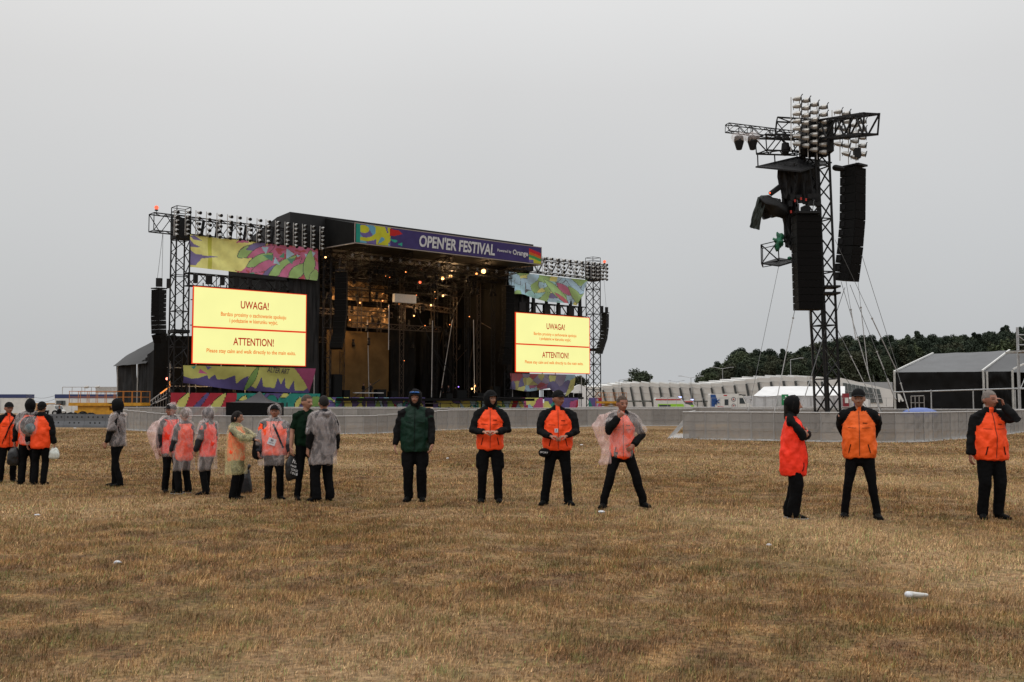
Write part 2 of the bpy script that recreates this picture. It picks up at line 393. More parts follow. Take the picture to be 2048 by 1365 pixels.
def person(px,py,pt,yaw,label,top='raglan',col=None,sleeve=None,arms=('down','down'),feet=(.12,.12),feetfwd=(0,0),hyaw=0,hpitch=0,head='cap',
           hair=None,bulk=1.0,hem=.80,leg=1.0,ponchos=None,female=False,sk=None,trouser=None,toe=14,sole=None,extras=(),group=None,shoulder=1.0,depth=1.0,lean=0,hoodc=None):
    g=gnd(px,py); base=at(px,pt,g.y); H=base.z; s=H/1.80
    yaw=yaw-math.degrees(math.atan((px-1024)/F)); root=thing('person',label,'person',(g.x,g.y,0),rad(yaw),group or 'people standing across the field')
    sk=sk or skin; col=col or orange; sleeve=sleeve or bcloth; seed=R.random()*50; bk=bulk
    f=lambda a,b,c:V((a*s,b*s,c*s))
    sw=.185*shoulder*(1+(bk-1)*.35)
    # joints. local x to the right of the picture when facing the camera, local -y is forward
    sh={-1:f(-sw,.0,1.435),1:f(sw,.0,1.435)}; el={};wr={};hd={}
    for k,sx in ((0,-1),(1,1)):
        a=ARMS[arms[k]] if isinstance(arms[k],str) else arms[k]
        o,fw,up=a[0]; T=sh[sx]+f(sx*(o+(bk-1)*.10*(1 if o>0 else 0)),-fw-(bk-1)*.12*(1 if fw>.1 else 0),up)
        if arms[k]=='phone': T=V((sh[sx].x*.0+.150*s,-.115*s,1.585*s))
        hx=V((sx*a[1][0],-a[1][1],a[1][2])); el[sx],wr[sx]=ik(sh[sx],T,.285*s,.262*s,hx)
        hd[sx]=(V((sx*a[2][0],-a[2][1],a[2][2])).normalized(),V((sx*-a[3][0],-a[3][1],a[3][2])).normalized(),a[4])
    hip={-1:f(-.088,.0,.92),1:f(.088,.0,.92)}; kn={};an={};toes={}
    for k,sx in ((0,-1),(1,1)):
        T=f(sx*feet[k],-feetfwd[k]+.02,.085); kn[sx],an[sx]=ik(hip[sx],T,.42*s,.425*s,(sx*.15,-1,0))
        ta=rad(toe)*sx; toes[sx]=V((math.sin(ta),-math.cos(ta),0))
    spine_b=[f(0,.005,.88),f(0,.005,.98),f(0,.0,1.10),f(0,-.003,1.25),f(0,.002,1.38),f(0,.008,1.45)]
    hwid=1.0
    # head transform
    pv=f(0,.01,1.56); HM=Matrix.Translation(pv)@Matrix.Rotation(rad(hyaw),4,'Z')@Matrix.Rotation(rad(-hpitch),4,'X')@Matrix.Translation(-pv); HM=HM@Matrix.Translation(f(0,-.012,1.80))@Matrix.Diagonal((1.13,1.10,1.08,1))@Matrix.Translation(-f(0,-.012,1.80)); Hi=HM.inverted()
    # ---- body, one continuous skin
    mb=MB()
    mb.chain([sh[-1].copy(),f(-.07,.012,1.475),f(.07,.012,1.475),sh[1].copy()],[.040*s,.045*s,.045*s,.040*s],side=(0,1,0),n=12)
    mb.chain(spine_b,[(.150*s,.105*s),(.155*s,.11*s),(.135*s*bk,.10*s*bk),(.15*s*bk,.11*s*bk),(.15*s,.10*s),(.09*s,.07*s)],n=18)
    mb.chain([f(0,.012,1.44),f(0,.008,1.52),HM@f(0,-.002,1.60),HM@f(0,-.005,1.64)],[.062*s,.056*s,.054*s,.055*s],n=14)
    hb=MB(); headmesh(hb,s,1.0 if not female else .95); mb.add([HM@v for v in hb.v],hb.f)
    for sx in(-1,1):
        S,E,Wp=sh[sx],el[sx],wr[sx]
        mb.chain([S*1.0+f(-sx*.05,0,0),S,S.lerp(E,.4),E,E.lerp(Wp,.3),Wp],[.05*s,.052*s,.046*s,.038*s,.039*s,(.029*s,.024*s)],n=12)
        K,A=kn[sx],an[sx]
        mb.chain([hip[sx],hip[sx].lerp(K,.5),K,K.lerp(A,.3),A],[.082*s,.07*s,.05*s,.052*s,.034*s],n=12)
        mb.chain([A+V((0,.02*s,-.035*s)),A+toes[sx]*.11*s+V((0,0,-.055*s))],[(.028*s,.03*s),(.026*s,.014*s)],n=10)
        d,nn,curl=hd[sx]; nn=(nn-d*nn.dot(d)).normalized(); w=d.cross(nn)
        # thumb lies toward the body front / up: pick the side of w closest to forward
        tz=1 if w.dot(V((0,-1,.35)))>0 else -1
        pc=Wp+d*.005*s
        mb.chain([Wp-d*.01*s,Wp+d*.03*s,Wp+d*.088*s],[(.027*s,.019*s),(.036*s,.017*s),(.040*s,.014*s)],side=w,n=12)
        for j,(off,ln) in enumerate(((-.031,.062),(-.0105,.078),(.0105,.082),(.031,.074))):
            off*=tz; P=Wp+d*.086*s+w*off*s; pts=[P-d*.01*s,P]; dd=d.copy(); c=curl*(.9+.1*j)
            for q in (.42,.33,.25):
                dd=(dd*math.cos(c*.75)+nn*math.sin(c*.75)).normalized(); nn2=nn
                P=P+dd*ln*q*s; pts.append(P)
                dd=(dd+nn*.0).normalized(); c=c*1.15
            mb.chain(pts,[.0098*s,.0098*s,.0092*s,.0086*s,.0078*s],n=8)
        P=Wp+d*.022*s+w*tz*.030*s; td=(d*.62+w*tz*.72+nn*.25).normalized(); td2=(d*.9+w*tz*.25+nn*.35*curl).normalized()
        mb.chain([P,P+td*.042*s,P+td*.042*s+td2*.032*s,P+td*.042*s+td2*.058*s],[.013*s,.0115*s,.0105*s,.009*s],n=8)
    me,_=remesh(mb,.0078,2)
    finish(me,'body',[sk,eye_m,lip_m],root,matfn=lambda p:face_mat(p,s,1,Hi) if p.z>1.58*s else 0)
    # ---- trousers
    tm=trouser or bcloth2; mb=MB()
    mb.chain([f(0,.008,.86),f(0,.006,.95),f(0,.003,1.06)],[(.172*s*(1+(bk-1)*.6),.125*s*(1+(bk-1)*.7)),(.175*s*(1+(bk-1)*.8),.13*s*bk),(.15*s*bk,.115*s*bk)],n=18)
    for sx in(-1,1):
        K,A=kn[sx],an[sx]; lw=leg; h=hip[sx]
        mb.chain([h+f(0,0,.02),h.lerp(K,.35),K,K.lerp(A,.45),A+f(0,0,.05),A+f(0,.003,-.035)],
                 [(.100*s*max(.97,min(lw,1.08))*(1+(bk-1)*.5),.105*s*max(.97,min(lw,1.0))),(.090*s*max(lw,.95)*(1+(bk-1)*.4),.095*s*max(.95,min(lw,1.08))),.078*s*lw,.073*s*lw,(.069*s*lw,.074*s*lw),(.068*s*lw,.076*s*lw)],n=14,capf=.3)
        if 'cargo' in extras:
            mb.chain([h.lerp(K,.45)+f(sx*.088,0,.04),h.lerp(K,.85)+f(sx*.085,0,.02)],[(.035*s,.06*s),(.034*s,.065*s)],n=10)
    me,_=remesh(mb,.014,2)
    finish(me,'trousers',tm,root,displace=[(7/s,.010*s,seed,(1.3,1.3,.9)),(18/s,.005*s,seed+3,(.9,.9,1.2))])
    # ---- shoes
    for sx in(-1,1):
        A=an[sx]; t=toes[sx]; mb=MB(); wd=t.cross(V((0,0,1)))
        mb.chain([A-t*.045*s+V((0,0,-.045*s)),A+t*.03*s+V((0,0,-.040*s)),A+t*.12*s+V((0,0,-.052*s)),A+t*.175*s+V((0,0,-.058*s))],[(.036*s,.040*s),(.042*s,.042*s),(.046*s,.030*s),(.038*s,.022*s)],side=wd,n=14)
        mb.chain([A-t*.0*s+V((0,0,-.02*s)),A+V((0,.01*s,.05*s))],[.046*s,.044*s],n=12,capf=.3)
        so=lbuild(mb,'shoe',shoe_m,root); 
        sb=MB(); o=A+V((0,0,-.085*s)); pr=[(-.085,.030),(-.04,.041),(.04,.042),(.12,.050),(.18,.045),(.212,.022),(.212,-.022),(.18,-.045),(.12,-.050),(.04,-.042),(-.04,-.041),(-.085,-.030)]
        sb.extrude([o+t*a*s+wd*b*s for a,b in pr],(0,0,.022*s)); lbuild(sb,'sole',sole or sole_k,so,smooth=False)
    # ---- top garment
    ht=hem; jb=MB(); B=bk; dp=depth
    r_h=(.185*B,.15*B*dp); 
    jb.chain([f(0,.004,ht),f(0,.004,ht+.05),f(0,.003,(ht+1.25)/2+.02),f(0,-.003,1.24),f(0,.0,1.36),f(0,.004,1.435),f(0,.008,1.485)],
             [(.190*s*B,.140*s*B*dp),(.202*s*B,.148*s*B*dp),(.200*s*B,.146*s*B*dp),(.200*s*(B*.8+.2),.142*s*(B*.6+.4)),(.198*s*(B*.6+.4),.132*s),(.150*s*shoulder,.105*s),(.085*s,.078*s)],n=20,capf=.08)
    jb.chain([sh[-1]+f(.01,.0,.012),f(-.10,.008,1.472),f(-.05,.012,1.50),f(.05,.012,1.50),f(.10,.008,1.472),sh[1]+f(-.01,0,.012)],[.062*s,.070*s,.064*s,.064*s,.070*s,.062*s],side=(0,1,0),n=14)
    if top!='polo':
        jb.chain([f(0,.010,1.45),f(0,.006,1.52),f(0,.0,1.575)],[(.085*s,.08*s),(.077*s,.076*s),(.072*s,.072*s)],n=14,capf=.1)
    else: jb.chain([f(0,.010,1.45),f(0,.008,1.525)],[(.085*s,.075*s),(.070*s,.068*s)],n=14,capf=.1)
    sr=1.0 if top!='polo' else .86
    for sx in(-1,1):
        S,E,Wp=sh[sx],el[sx],wr[sx]; end=Wp+(E-Wp).normalized()*.005*s
        if top=='polo': jb.chain([S+f(-sx*.04,0,0),S,S.lerp(E,.75)],[.062*s,.066*s,.058*s],n=14,capf=.2)
        else: jb.chain([S+f(-sx*.05,0,.0),S+f(sx*.004,0,-.005),S.lerp(E,.5),E,E.lerp(end,.5),end],[.064*s,.070*s*(B*.3+.7),.072*s*(B*.3+.7),.068*s,.061*s,.049*s],n=16,capf=.2)
    me,_=remesh(jb,.0135,2)
    segs=[(sh[sx],el[sx]) for sx in(-1,1)]+[(el[sx],wr[sx]) for sx in(-1,1)]
    def da(p):
        m=9
        for a,b in segs:
            ab=b-a; t=max(0,min(1,(p-a).dot(ab)/ab.dot(ab))); m=min(m,(p-a-ab*t).length)
        return m
    def jm(p):
        z=p.z/s; x=abs(p.x)/s; e=(p.x/(.198*s*B))**2+(p.y/(.150*s*B*dp))**2
        if e>1.45 and z<1.36: return 1
        if da(p)<.080*s*(B*.3+.7):
            # an arm crossing the belly is nearer to its own bone than to the torso shell
            e=(p.x/(.198*s*B))**2+(p.y/(.150*s*B*dp))**2
            if not(e<1.12 and z<1.36 and da(p)>.060*s): return 1
        if top=='raglan':
            if z>1.50: return 1 if abs(math.atan2(p.x,-p.y))>.5 else 0
            if z>1.31 and x>.195*(shoulder*.7+.3)-(z-1.31)*.66: return 1
        if top=='vest' and z>1.50: return 1
        return 0
    mts=[col,sleeve]
    jk=finish(me,{'polo':'polo_shirt'}.get(top,'jacket'),mts,root,displace=[(5/s,.020*s,seed,(1.3,1.3,.8)),(11/s,.018*s,seed+7,(1.2,1.2,.9)),(26/s,.005*s,seed+9,(1,1,1))],matfn=jm)
    bvh=BVHTree.FromPolygons([v.co for v in jk.data.vertices],[tuple(p.vertices) for p in jk.data.polygons])
    def strip(name,pts,w,mat,par,dirv=(0,1,0),off=.004,label=None):
        D=V(dirv).normalized(); out=[]; sd=V((0,0,1)).cross(D).normalized()
        P=[]
        for a,b in zip(pts[:-1],pts[1:]):
            for k in range(8): P.append((a[0]+(b[0]-a[0])*k/8,a[1]+(b[1]-a[1])*k/8))
        P.append(pts[-1]); m=MB(); last=None
        for i,(x,z) in enumerate(P):
            o=sd*(-x*s)+V((0,0,z*s))-D*1.0
            h=bvh.ray_cast(o,D)
            if h[0] is None: continue
            q=h[0]-D*off; 
            if last is not None and (q-last).length<.12*s: m.bar(last,q,w*s,4)
            last=q
        if m.v: return lbuild(m,name,mat,par,smooth=False)
    if top in('raglan','vest') and 'noclose' not in extras:
        strip('zip',[(0,ht+.03),(0.004,1.2),(0,1.5)],.0045,zip_m,jk)
        strip('flap',[(-.15,1.27),(-.04,1.265)],.003,zip_m,jk); strip('flap',[(.04,1.265),(.15,1.27)],.003,zip_m,jk)
        for sx in(-1,1): strip('pocket',[(sx*.115,ht+.19),(sx*.145,ht+.07)],.008,bcloth,jk)
        strip('chest_print',[(.05,1.335),(.11,1.333)],.006,bcloth,jk)
    if top=='green':
        strip('zip',[(0,ht+.03),(0.004,1.2),(0,1.5)],.005,bcloth,jk)
        strip('flap',[(-.15,1.29),(-.04,1.265)],.004,bcloth,jk); strip('flap',[(.04,1.285),(.15,1.27)],.004,bcloth,jk)
    # ---- head gear and hair
    hcz=1.692
    def hshell(name,mat,rx,ry,rz_,keep,par=root,dz=0,thick=None,fn2=None):
        m=MB(); m.sphere((0,-.012*s,(hcz+dz)*s),(rx*s,ry*s,rz_*s),28,20)
        fs=[fc for fc in m.f if keep(sum((m.v[i] for i in fc),V())/4/s-V((0,-.012,hcz+dz)))]
        m.f=fs; m.m=[0]*len(fs); m.v=[HM@(fn2(v) if fn2 else v) for v in m.v]
        return lbuild(m,name,mat,par)
    hw=.95 if female else 1
    if not hair and 'hood' not in head: hair=(hair_d,'short')
    if hair:
        hm,ln=hair
        hr=hshell('hair',hm,(.084 if ln=='long' else .0805)*hw,.106 if ln=='long' else .1015,.128 if ln=='long' else .1245,lambda q:(q.z>.058 if q.y<-.055 else (q.z>.01-.7*max(0,q.y) )) )
        if ln=='long':
            m=MB(); 
            m.chain([HM@f(0,.035,1.72),HM@f(0,.055,1.66),f(0,.07,1.58),f(.0,.09,1.48)],[(.085*s,.07*s),(.083*s,.06*s),(.075*s,.05*s),(.05*s,.03*s)],n=14)
            for sx in(-1,1): m.chain([HM@f(sx*.05,-.03,1.79),HM@f(sx*.078,-.02,1.72),HM@f(sx*.078,-.0,1.62)],[.022*s,.02*s,.015*s],n=8)
            lbuild(m,'long_hair',hm,root)
    if 'cap' in head:
        cc=bcloth
        cp=hshell('cap',cc,.088,.112,.118,lambda q:q.z>.020,dz=.012)
        m=MB(); n=10; top_=[];bot=[]
        for i in range(n+1):
            a=rad(-62+124*i/n); x=math.sin(a)*.074; y0=-.085*math.cos(a)-.02; y1=y0-.078*math.cos(a)**.8
            dz=-.30*abs(x)**1.0*.35
            top_.append((x,y0,1.738+dz)); bot.append((x,y1,1.722+dz))
        vs=[HM@f(*p) for p in top_]+[HM@f(*p) for p in bot]+[HM@f(p[0],p[1],p[2]-.006) for p in top_]+[HM@f(p[0],p[1],p[2]-.006) for p in bot]
        k=n+1; fs=[]
        for i in range(n): fs+=[(i,i+1,k+i+1,k+i),(2*k+i,3*k+i,3*k+i+1,2*k+i+1),(k+i,k+i+1,3*k+i+1,3*k+i)]
        m.add(vs,fs); lbuild(m,'visor',cc,cp,smooth=False)
        if 'swoosh' in head:
            m=MB(); P=[(-.012,1.762),(.0,1.752),(.016,1.758),(.04,1.774)]; pts=[HM@f(.028+x,-.123+x*.30+.004,z) for x,z in P]
            for a,b,r1,r2 in((0,1,.003,.007),(1,2,.007,.004),(2,3,.004,.0015)): m.bar(pts[a],pts[b],r1*s,4,r2*s)
            lbuild(m,'cap_emblem',white_m,cp,smooth=False)
    if 'goggles' in head:
        m=MB()
        for sx in(-1,1): m.chain([HM@f(sx*.012,-.128,1.752),HM@f(sx*.058,-.108,1.752)],[.017*s,.015*s],side=(0,0,1),n=10)
        lbuild(m,'goggles',goggle_m,root)
    if 'hood' in head:
        hc=hoodc or bcloth
        m=MB(); nseg=22; prof=[(40,.97),(48,1.04),(58,1.06),(75,1.04),(95,1.0),(120,1.0),(145,.98),(165,.95),(180,.9)]
        vs=[];
        for ang,k in prof:
            a=rad(ang)
            for i in range(nseg):
                t=2*math.pi*i/nseg; x=math.sin(a)*math.cos(t)*.096*k; z=math.sin(a)*math.sin(t)*(.131 if math.sin(t)>0 else .155)*k; y=-math.cos(a)*.119*k
                vs.append(HM@f(x,y-.005,hcz-.005+z))
        fs=[]
        for j in range(len(prof)-1):
            for i in range(nseg): fs.append((j*nseg+i,j*nseg+(i+1)%nseg,(j+1)*nseg+(i+1)%nseg,(j+1)*nseg+i))
        m.add(vs,fs)
        for v in m.v:
            v+=V((1,1,1))*0+ (v-HM@f(0,0,hcz)).normalized()*noise.noise(v*14+V((seed,0,0)))*.010*s
        m.chain([f(0,.03,1.47),f(0,.022,1.53),HM@f(0,.02,1.62)],[(.098*s,.088*s),(.088*s,.080*s),(.076*s,.078*s)],n=16,capf=.2)
        lbuild(m,'hood',hc,root)
    # ---- rain poncho
    if ponchos:
        pc=ponchos; mat=pc.get('mat',ponch); pb=MB(); hz=pc['hem']; w=pc.get('w',1.0); ox=pc.get('ox',0); oy=pc.get('oy',0)
        pb.chain([f(ox,oy,hz),f(ox*.9,oy*.9,hz+.05),f(ox*.6,oy*.6,(hz+1.2)/2),f(0,.0,1.22),f(0,0,1.38),f(0,.004,1.465),f(0,.008,1.53)],
                 [(.27*s*w,.225*s*w),(.275*s*w,.23*s*w),(.255*s*w,.215*s*w),(.240*s*(w*.5+.5),.19*s*w),(.235*s,.170*s),(.190*s,.140*s),(.115*s,.105*s)],n=24,capf=.15)
        pb.chain([sh[-1]+f(0,0,.01),f(-.10,.008,1.485),f(.10,.008,1.485),sh[1]+f(0,0,.01)],[.088*s,.096*s,.096*s,.088*s],side=(0,1,0),n=14)
        for k,sx in((0,-1),(1,1)):
            S,E,Wp=sh[sx],el[sx],wr[sx]; sl=pc.get('sleeve',(1,1))[k]
            if sl>0:
                pts=[S,S.lerp(E,.55)]+([E,E.lerp(Wp,max(0,sl-1))] if sl>1 else [S.lerp(E,max(.6,sl))])
                pb.chain(pts,[.090*s,.098*s]+([.095*s,.088*s] if sl>1 else [.108*s]),n=16,capf=.2)
        for bp in pc.get('billow',()):
            pb.chain([f(*q[:3]) for q in bp],[(q[3]*s,q[4]*s) for q in bp],n=14,side=(1,0,0),capf=.4)
        if pc.get('hood'):
            hb=MB(); hb.sphere(f(0,.012,1.70),(.118*s,.135*s,.150*s),20,14); pb.add([HM@v for v in hb.v],hb.f)
            pb.chain([HM@f(0,.02,1.66),f(0,.02,1.56),f(0,.01,1.46)],[.10*s,.10*s,.11*s],n=14)
            pb.chain([HM@f(0,.03,1.80),HM@f(.01,.045,1.875)],[.05*s,.012*s],n=8)
        else:
            pb.chain([f(-.07,.10,1.50),f(0,.155,1.49),f(.07,.10,1.50)],[(.05*s,.035*s),(.06*s,.05*s),(.05*s,.035*s)],n=10)
        me,_=remesh(pb,.019,1)
        fo=HM@f(0,-.3,1.70)
        def dele(c,nm):
            if nm.z<-.75 and c.z<(hz+.06)*s: return True
            if pc.get('hood'):
                q=Hi@c; 
                if q.y<-.055*s and (q.x/(.078*s))**2+((q.z-1.685*s)/(.105*s))**2<1: return True
            return False
        finish(me,'rain_poncho',mat,root,displace=[(4.5/s,.030*s,seed,(1,1,.35)),(11/s,.020*s,seed+5,(1,1,.35)),(26/s,.006*s,seed+8,(1,1,.5)),(.01,0,0,(1,1,1))],delfn=dele)
    root['_s']=s
    P=dict(root=root,s=s,sh=sh,wr=wr,el=el,an=an,f=f,HM=HM,strip=strip,hd=hd,jk=jk,bvh=bvh)
    del root['_s']
    return P
def badge(P,x,z,w,h,cord=True,tilt=0):
    s=P['s']; o=V((x*s,-1,z*s)); hit=P['bvh'].ray_cast(o,V((0,1,0))); q=(hit[0] if hit[0] else V((x*s,-.18*s,z*s)))-V((0,.035*s,0))
    q.y=min(q.y,-.17*s)
    ax=(V((math.cos(tilt),0,math.sin(tilt))),V((0,1,0)),V((-math.sin(tilt),0,math.cos(tilt))))
    m=MB().box(q,(w*s,.004*s,h*s),ax); b=lbuild(m,'name_card',card_m,P['root'],smooth=False)
    mm=MB(); mm.box(q+V((0,-.004*s,0))+ax[2]*h*.18*s,(w*.35*s,.002*s,h*.3*s),ax); mm.box(q+V((0,-.004*s,0))-ax[2]*h*.2*s,(w*.6*s,.002*s,h*.08*s),ax)
    lbuild(mm,'card_print',pm_grey,b,smooth=False)
    if cord:
        m=MB(); 
        for sx in(-1,1): m.path([q+ax[2]*h*.5*s,V((x*s*.6+sx*.05*s,-.17*s,1.36*s)),V((sx*.075*s,-.085*s,1.50*s)),V((sx*.06*s,.05*s,1.54*s))],.005*s)
        lbuild(m,'lanyard',bcloth,P['root'],smooth=False)
pm_grey=pm('grey_print',(.12,.12,.15),.6,.1,5)
def sack(name,label,cat,P,side,mat,rx,ry,rz_,dz=-.06,off=(0,0,0),seed=1,group=None):
    """a bag hanging from a hand: top-level thing"""
    s=P['s']; M=WM[P['root'].name]; h=P['wr'][side]+P['hd'][side][0]*.10*s+V(off)
    m=MB(); c=h+V((0,0,dz-rz_))
    def fn(p):
        q_=V((p.x/rx,p.y/ry,p.z/rz_)); g_=(abs(q_.x)**5+abs(q_.z)**5+abs(q_.y)**3)**(1/4.5); p=p/max(g_,.3) if g_>0 else p
        t=p.z/rz_; k=1-.45*max(0,t)**1.5; n1=noise.noise(V((p.x,p.y,p.z))*9+V((seed,0,0)))*.03+noise.noise(V((p.x,p.y,p.z))*25)*.012
        return V((p.x*k,p.y*k,p.z))*(1+n1*4)
    m.sphere(c,(rx,ry,rz_),26,20,fn)
    m.v=[M@v for v in m.v]; root=thing(name,label,cat,M@(c-V((0,0,rz_))),P['root'].rotation_euler[2])
    m.build('bag_body',mat,root,smooth=True)
    k=MB(); k.v=[];
    for a in(-.02,.02): k.bar(M@(h+V((a,0,.02))),M@(c+V((a*2,0,rz_*.85))),.006,5)
    k.chain([M@(c+V((0,0,rz_*.75))),M@(h+V((0,0,-.01)))],[.03,.014],n=8)
    k.build('bag_neck',mat,root,smooth=True)
    return root,c,M
# ---- the individuals, right to left
P=person(1985,1037,783,28,'broad grey-haired man in orange and black jacket holding a phone to his ear',arms=('down','phone'),head='',hair=(hair_g,'short'),sk=skin_d,bulk=1.22,hem=.83,feet=(.13,.10),hyaw=22,hpitch=4,leg=1.08,toe=20)
M=WM[P['root'].name]; s=P['s']; hpt=P['HM']@V((.088*s,-.045*s,1.655*s))
ph=thing('mobile_phone','small black phone pressed to the ear of the grey-haired man','phone',M@hpt,rad(8))
MB().box(M@hpt,(.010,.055,.12),(V((1,0,0)),V((0,.94,-.34)),V((0,.34,.94)))).build('casing',shoe_m,ph); MB().box(M@(hpt-V((.007,0,0))),(.002,.047,.10),(V((1,0,0)),V((0,.94,-.34)),V((0,.34,.94)))).build('screen',glass,ph)
P=person(1722,1037,780,0,'man in black cap with hands behind his back in plain orange jacket',arms=('behind','behind'),head='cap',col=orange2,hem=.85,bulk=1.16,feet=(.21,.21),hyaw=0,leg=.80,hair=(hair_b,'short'),shoulder=1.2)
P=person(1588,1038,793,84,'woman with black hood and crossed arms in long red-orange vest and wide trousers',top='vest',col=redor,arms=('cross','cross'),head='hood',hem=.64,feet=(.07,.09),feetfwd=(.02,-.05),hyaw=8,leg=1.28,female=True,hair=(hair_d,'long'),sole=sole_w,toe=4,bulk=1.12,depth=1.22,shoulder=.93)
P=person(1245,1018,793,8,'short-haired man with wide stance and one hand at his chin, poncho blown aside',arms=('chin','hip'),head='',hair=(hair_b,'short'),sk=skin_d,hem=.80,feet=(.30,.34),hyaw=14,col=orange,sleeve=bcloth,
  ponchos=dict(hem=.84,w=.86,ox=-.05,sleeve=(.5,.9),mat=ponch,billow=()),leg=.98,toe=25)
pb=MB(); f=P['f']; s=P['s']
pb.chain([f(-.13,.10,1.47),f(-.28,.14,1.42),f(-.36,.15,1.30),f(-.31,.13,1.12),f(-.22,.06,.98),f(-.24,.0,.84),f(-.26,-.02,.72)],[(.07*s,.08*s),(.10*s,.11*s),(.11*s,.12*s),(.10*s,.11*s),(.09*s,.10*s),(.11*s,.10*s),(.13*s,.09*s)],n=18,capf=.5)
me,_=remesh(pb,.018,1); finish(me,'blown_poncho_skirt',ponch_p,P['root'],displace=[(5,.04,3,(1,1,.5)),(14,.022,5,(1,1,.5))],delfn=lambda c,n:n.z<-.75 and c.z<.7*s)
P=person(1116,1010,783,2,'man in black cap with small white emblem and orange jacket, hands together',arms=('belly_low','belly_low'),head='capswoosh',bulk=1.16,hem=.86,feet=(.21,.16),hyaw=35,hpitch=2,leg=1.02,sk=skin_d,toe=22,shoulder=1.18)
badge(P,-.03,1.18,.055,.06,cord=False)
M=WM[P['root'].name]; s=P['s']; c=M@V((-.215*s,-.13*s,.83*s)); wb=thing('waist_bag','black waist bag with white lettering under an orange jacket hem','bag',c,0)
m=MB(); m.sphere(c,(.10,.06,.075),18,12); m.build('pouch',bcloth,wb,smooth=True); letters('SPORT',c+V((-.075,-.075,.0)),V((.97,0,-.1)),V((.1,0,.97)),.13,.028,white_m,wb,'print')
P=person(980,1005,783,0,'man in close black hood and cargo trousers with fingers together on orange jacket',arms=('belly','belly'),head='caphood',hem=.86,feet=(.135,.135),hyaw=30,hpitch=5,leg=1.0,extras=('cargo',),bulk=1.10,toe=8,shoulder=1.1)
P=person(830,1002,781,-6,'man in dark green jacket with goggles on his hooded cap',top='green',col=greenj,arms=('down','down_fwd'),head='caphoodgoggles',hem=.80,feet=(.11,.11),hyaw=-4,hpitch=6,leg=1.15,extras=('cargo',),bulk=1.18,toe=10,shoulder=1.12)
P=person(645,1003,793,-150,'dark-haired man seen from behind under a clear poncho facing the man in polo',top='plain',col=gsleeve,sleeve=bcloth,arms=('down','down'),head='',hair=(hair_d,'short'),feet=(.13,.13),hyaw=-20,ponchos=dict(hem=.64,w=.92,sleeve=(1.05,1.05)),leg=1.12,bulk=1.03,toe=22)
P=person(610,1000,791,22,'young man in dark green polo shirt with a hanging name card',top='polo',col=polo_m,sleeve=polo_m,arms=('down','hip'),head='',hair=(hair_b,'short'),hem=.92,feet=(.13,.16),hyaw=20,leg=.84,toe=18,bulk=1.0)
badge(P,-.03,1.20,.05,.085)
P['strip']('chest_print',[(.07,1.345),(.125,1.343)],.009,white_m,P['jk'])
rt,c,M=sack('drawstring_bag','black drawstring bag with white letters and number hanging from a hand','bag',P,-1,binbag,.115,.05,.21,dz=-.02,off=(.03,.02,0),seed=3)
q=M@(c+V((0,-.08,0)))
for tx,dx,dz,w_,h_ in(('h.',-.03,.08,.07,.07),('MAR',-.06,.02,.10,.035),('TRZASK',-.09,-.03,.16,.035),('1018',-.06,-.10,.12,.04)):
    letters(tx,q+V((dx,0,dz)),V((.93,.1,-.32)),V((.3,0,.95)),w_,h_,white_m,rt,'print')
P=person(547,1000,812,-2,'stout person in peaked cap and clear hooded poncho with tilted white card',top='vest',col=orange,sleeve=gsleeve,arms=('down_fwd','down_fwd'),head='cap',bulk=1.34,hem=.86,feet=(.10,.12),hyaw=-4,hpitch=12,
  ponchos=dict(hem=.66,w=1.12,sleeve=(1.5,1.45),hood=True),leg=.98,toe=28,female=True,sk=skin_d,hair=(hair_b,'short'),extras=('noclose',))
badge(P,-.04,1.12,.15,.13,tilt=-.35)
P['strip']('cross_strap',[(-.02,1.45),(.09,1.2),(.17,1.0)],.022,gsleeve,P['jk'],off=.03)
P=person(471,1000,824,66,'dark-haired woman in translucent yellow poncho stretching both arms forward',top='vest',col=orange,sleeve=gsleeve,arms=('reach','reach'),head='',hair=(hair_d,'long'),female=True,hem=.80,feet=(.09,.11),hyaw=8,ponchos=dict(mat=ponch_y,hem=.52,w=.98,sleeve=(1.75,1.7)),leg=1.1,extras=('noclose',),bulk=1.1)
rt,c,M=sack('shoulder_bag','large black cloth bag held against the yellow poncho','bag',P,1,bcloth,.15,.09,.19,dz=.06,off=(-.10,.06,0),seed=5)
gb=gnd(490,988); b=thing('bin_bag','limp black plastic bag behind the legs of the woman in yellow','bag',gb)
m=MB(); m.chain([gb+V((-.06,0,.05)),gb+V((0,0,.2)),gb+V((.04,0,.42))],[(.22,.14),(.15,.10),(.03,.03)],n=18)
for v in m.v: v+=V((noise.noise(v*9),noise.noise(v*9+V((5,5,5))),0))*.04
m.build('bag_body',binbag,b,smooth=True); MB().chain([gb+V((.04,0,.42)),gb+V((.07,0,.50))],[.02,.03],n=8).build('bag_neck',binbag,b,smooth=True)
P=person(414,990,817,-128,'person in hooded poncho and orange vest with bent knees and dark boots',top='vest',col=redor,sleeve=gsleeve,arms=('down_fwd','down_fwd'),head='hood',hoodc=gsleeve,hem=.80,feet=(.10,.10),feetfwd=(.12,-.02),hyaw=-10,ponchos=dict(hem=.52,w=.80,sleeve=(.95,.95),hood=True),leg=.98,extras=('noclose',),depth=1.05)
P=person(366,988,820,-140,'person seen from behind in orange jacket and clear poncho with grey shoe soles',top='vest',col=orange,sleeve=gsleeve,arms=('down_fwd','down_fwd'),head='',hair=(hair_b,'short'),hem=.72,feet=(.12,.13),hyaw=-15,ponchos=dict(hem=.50,w=.90,sleeve=(1.0,1.0),hood=True),sole=sole_w,leg=1.05,extras=('noclose',))
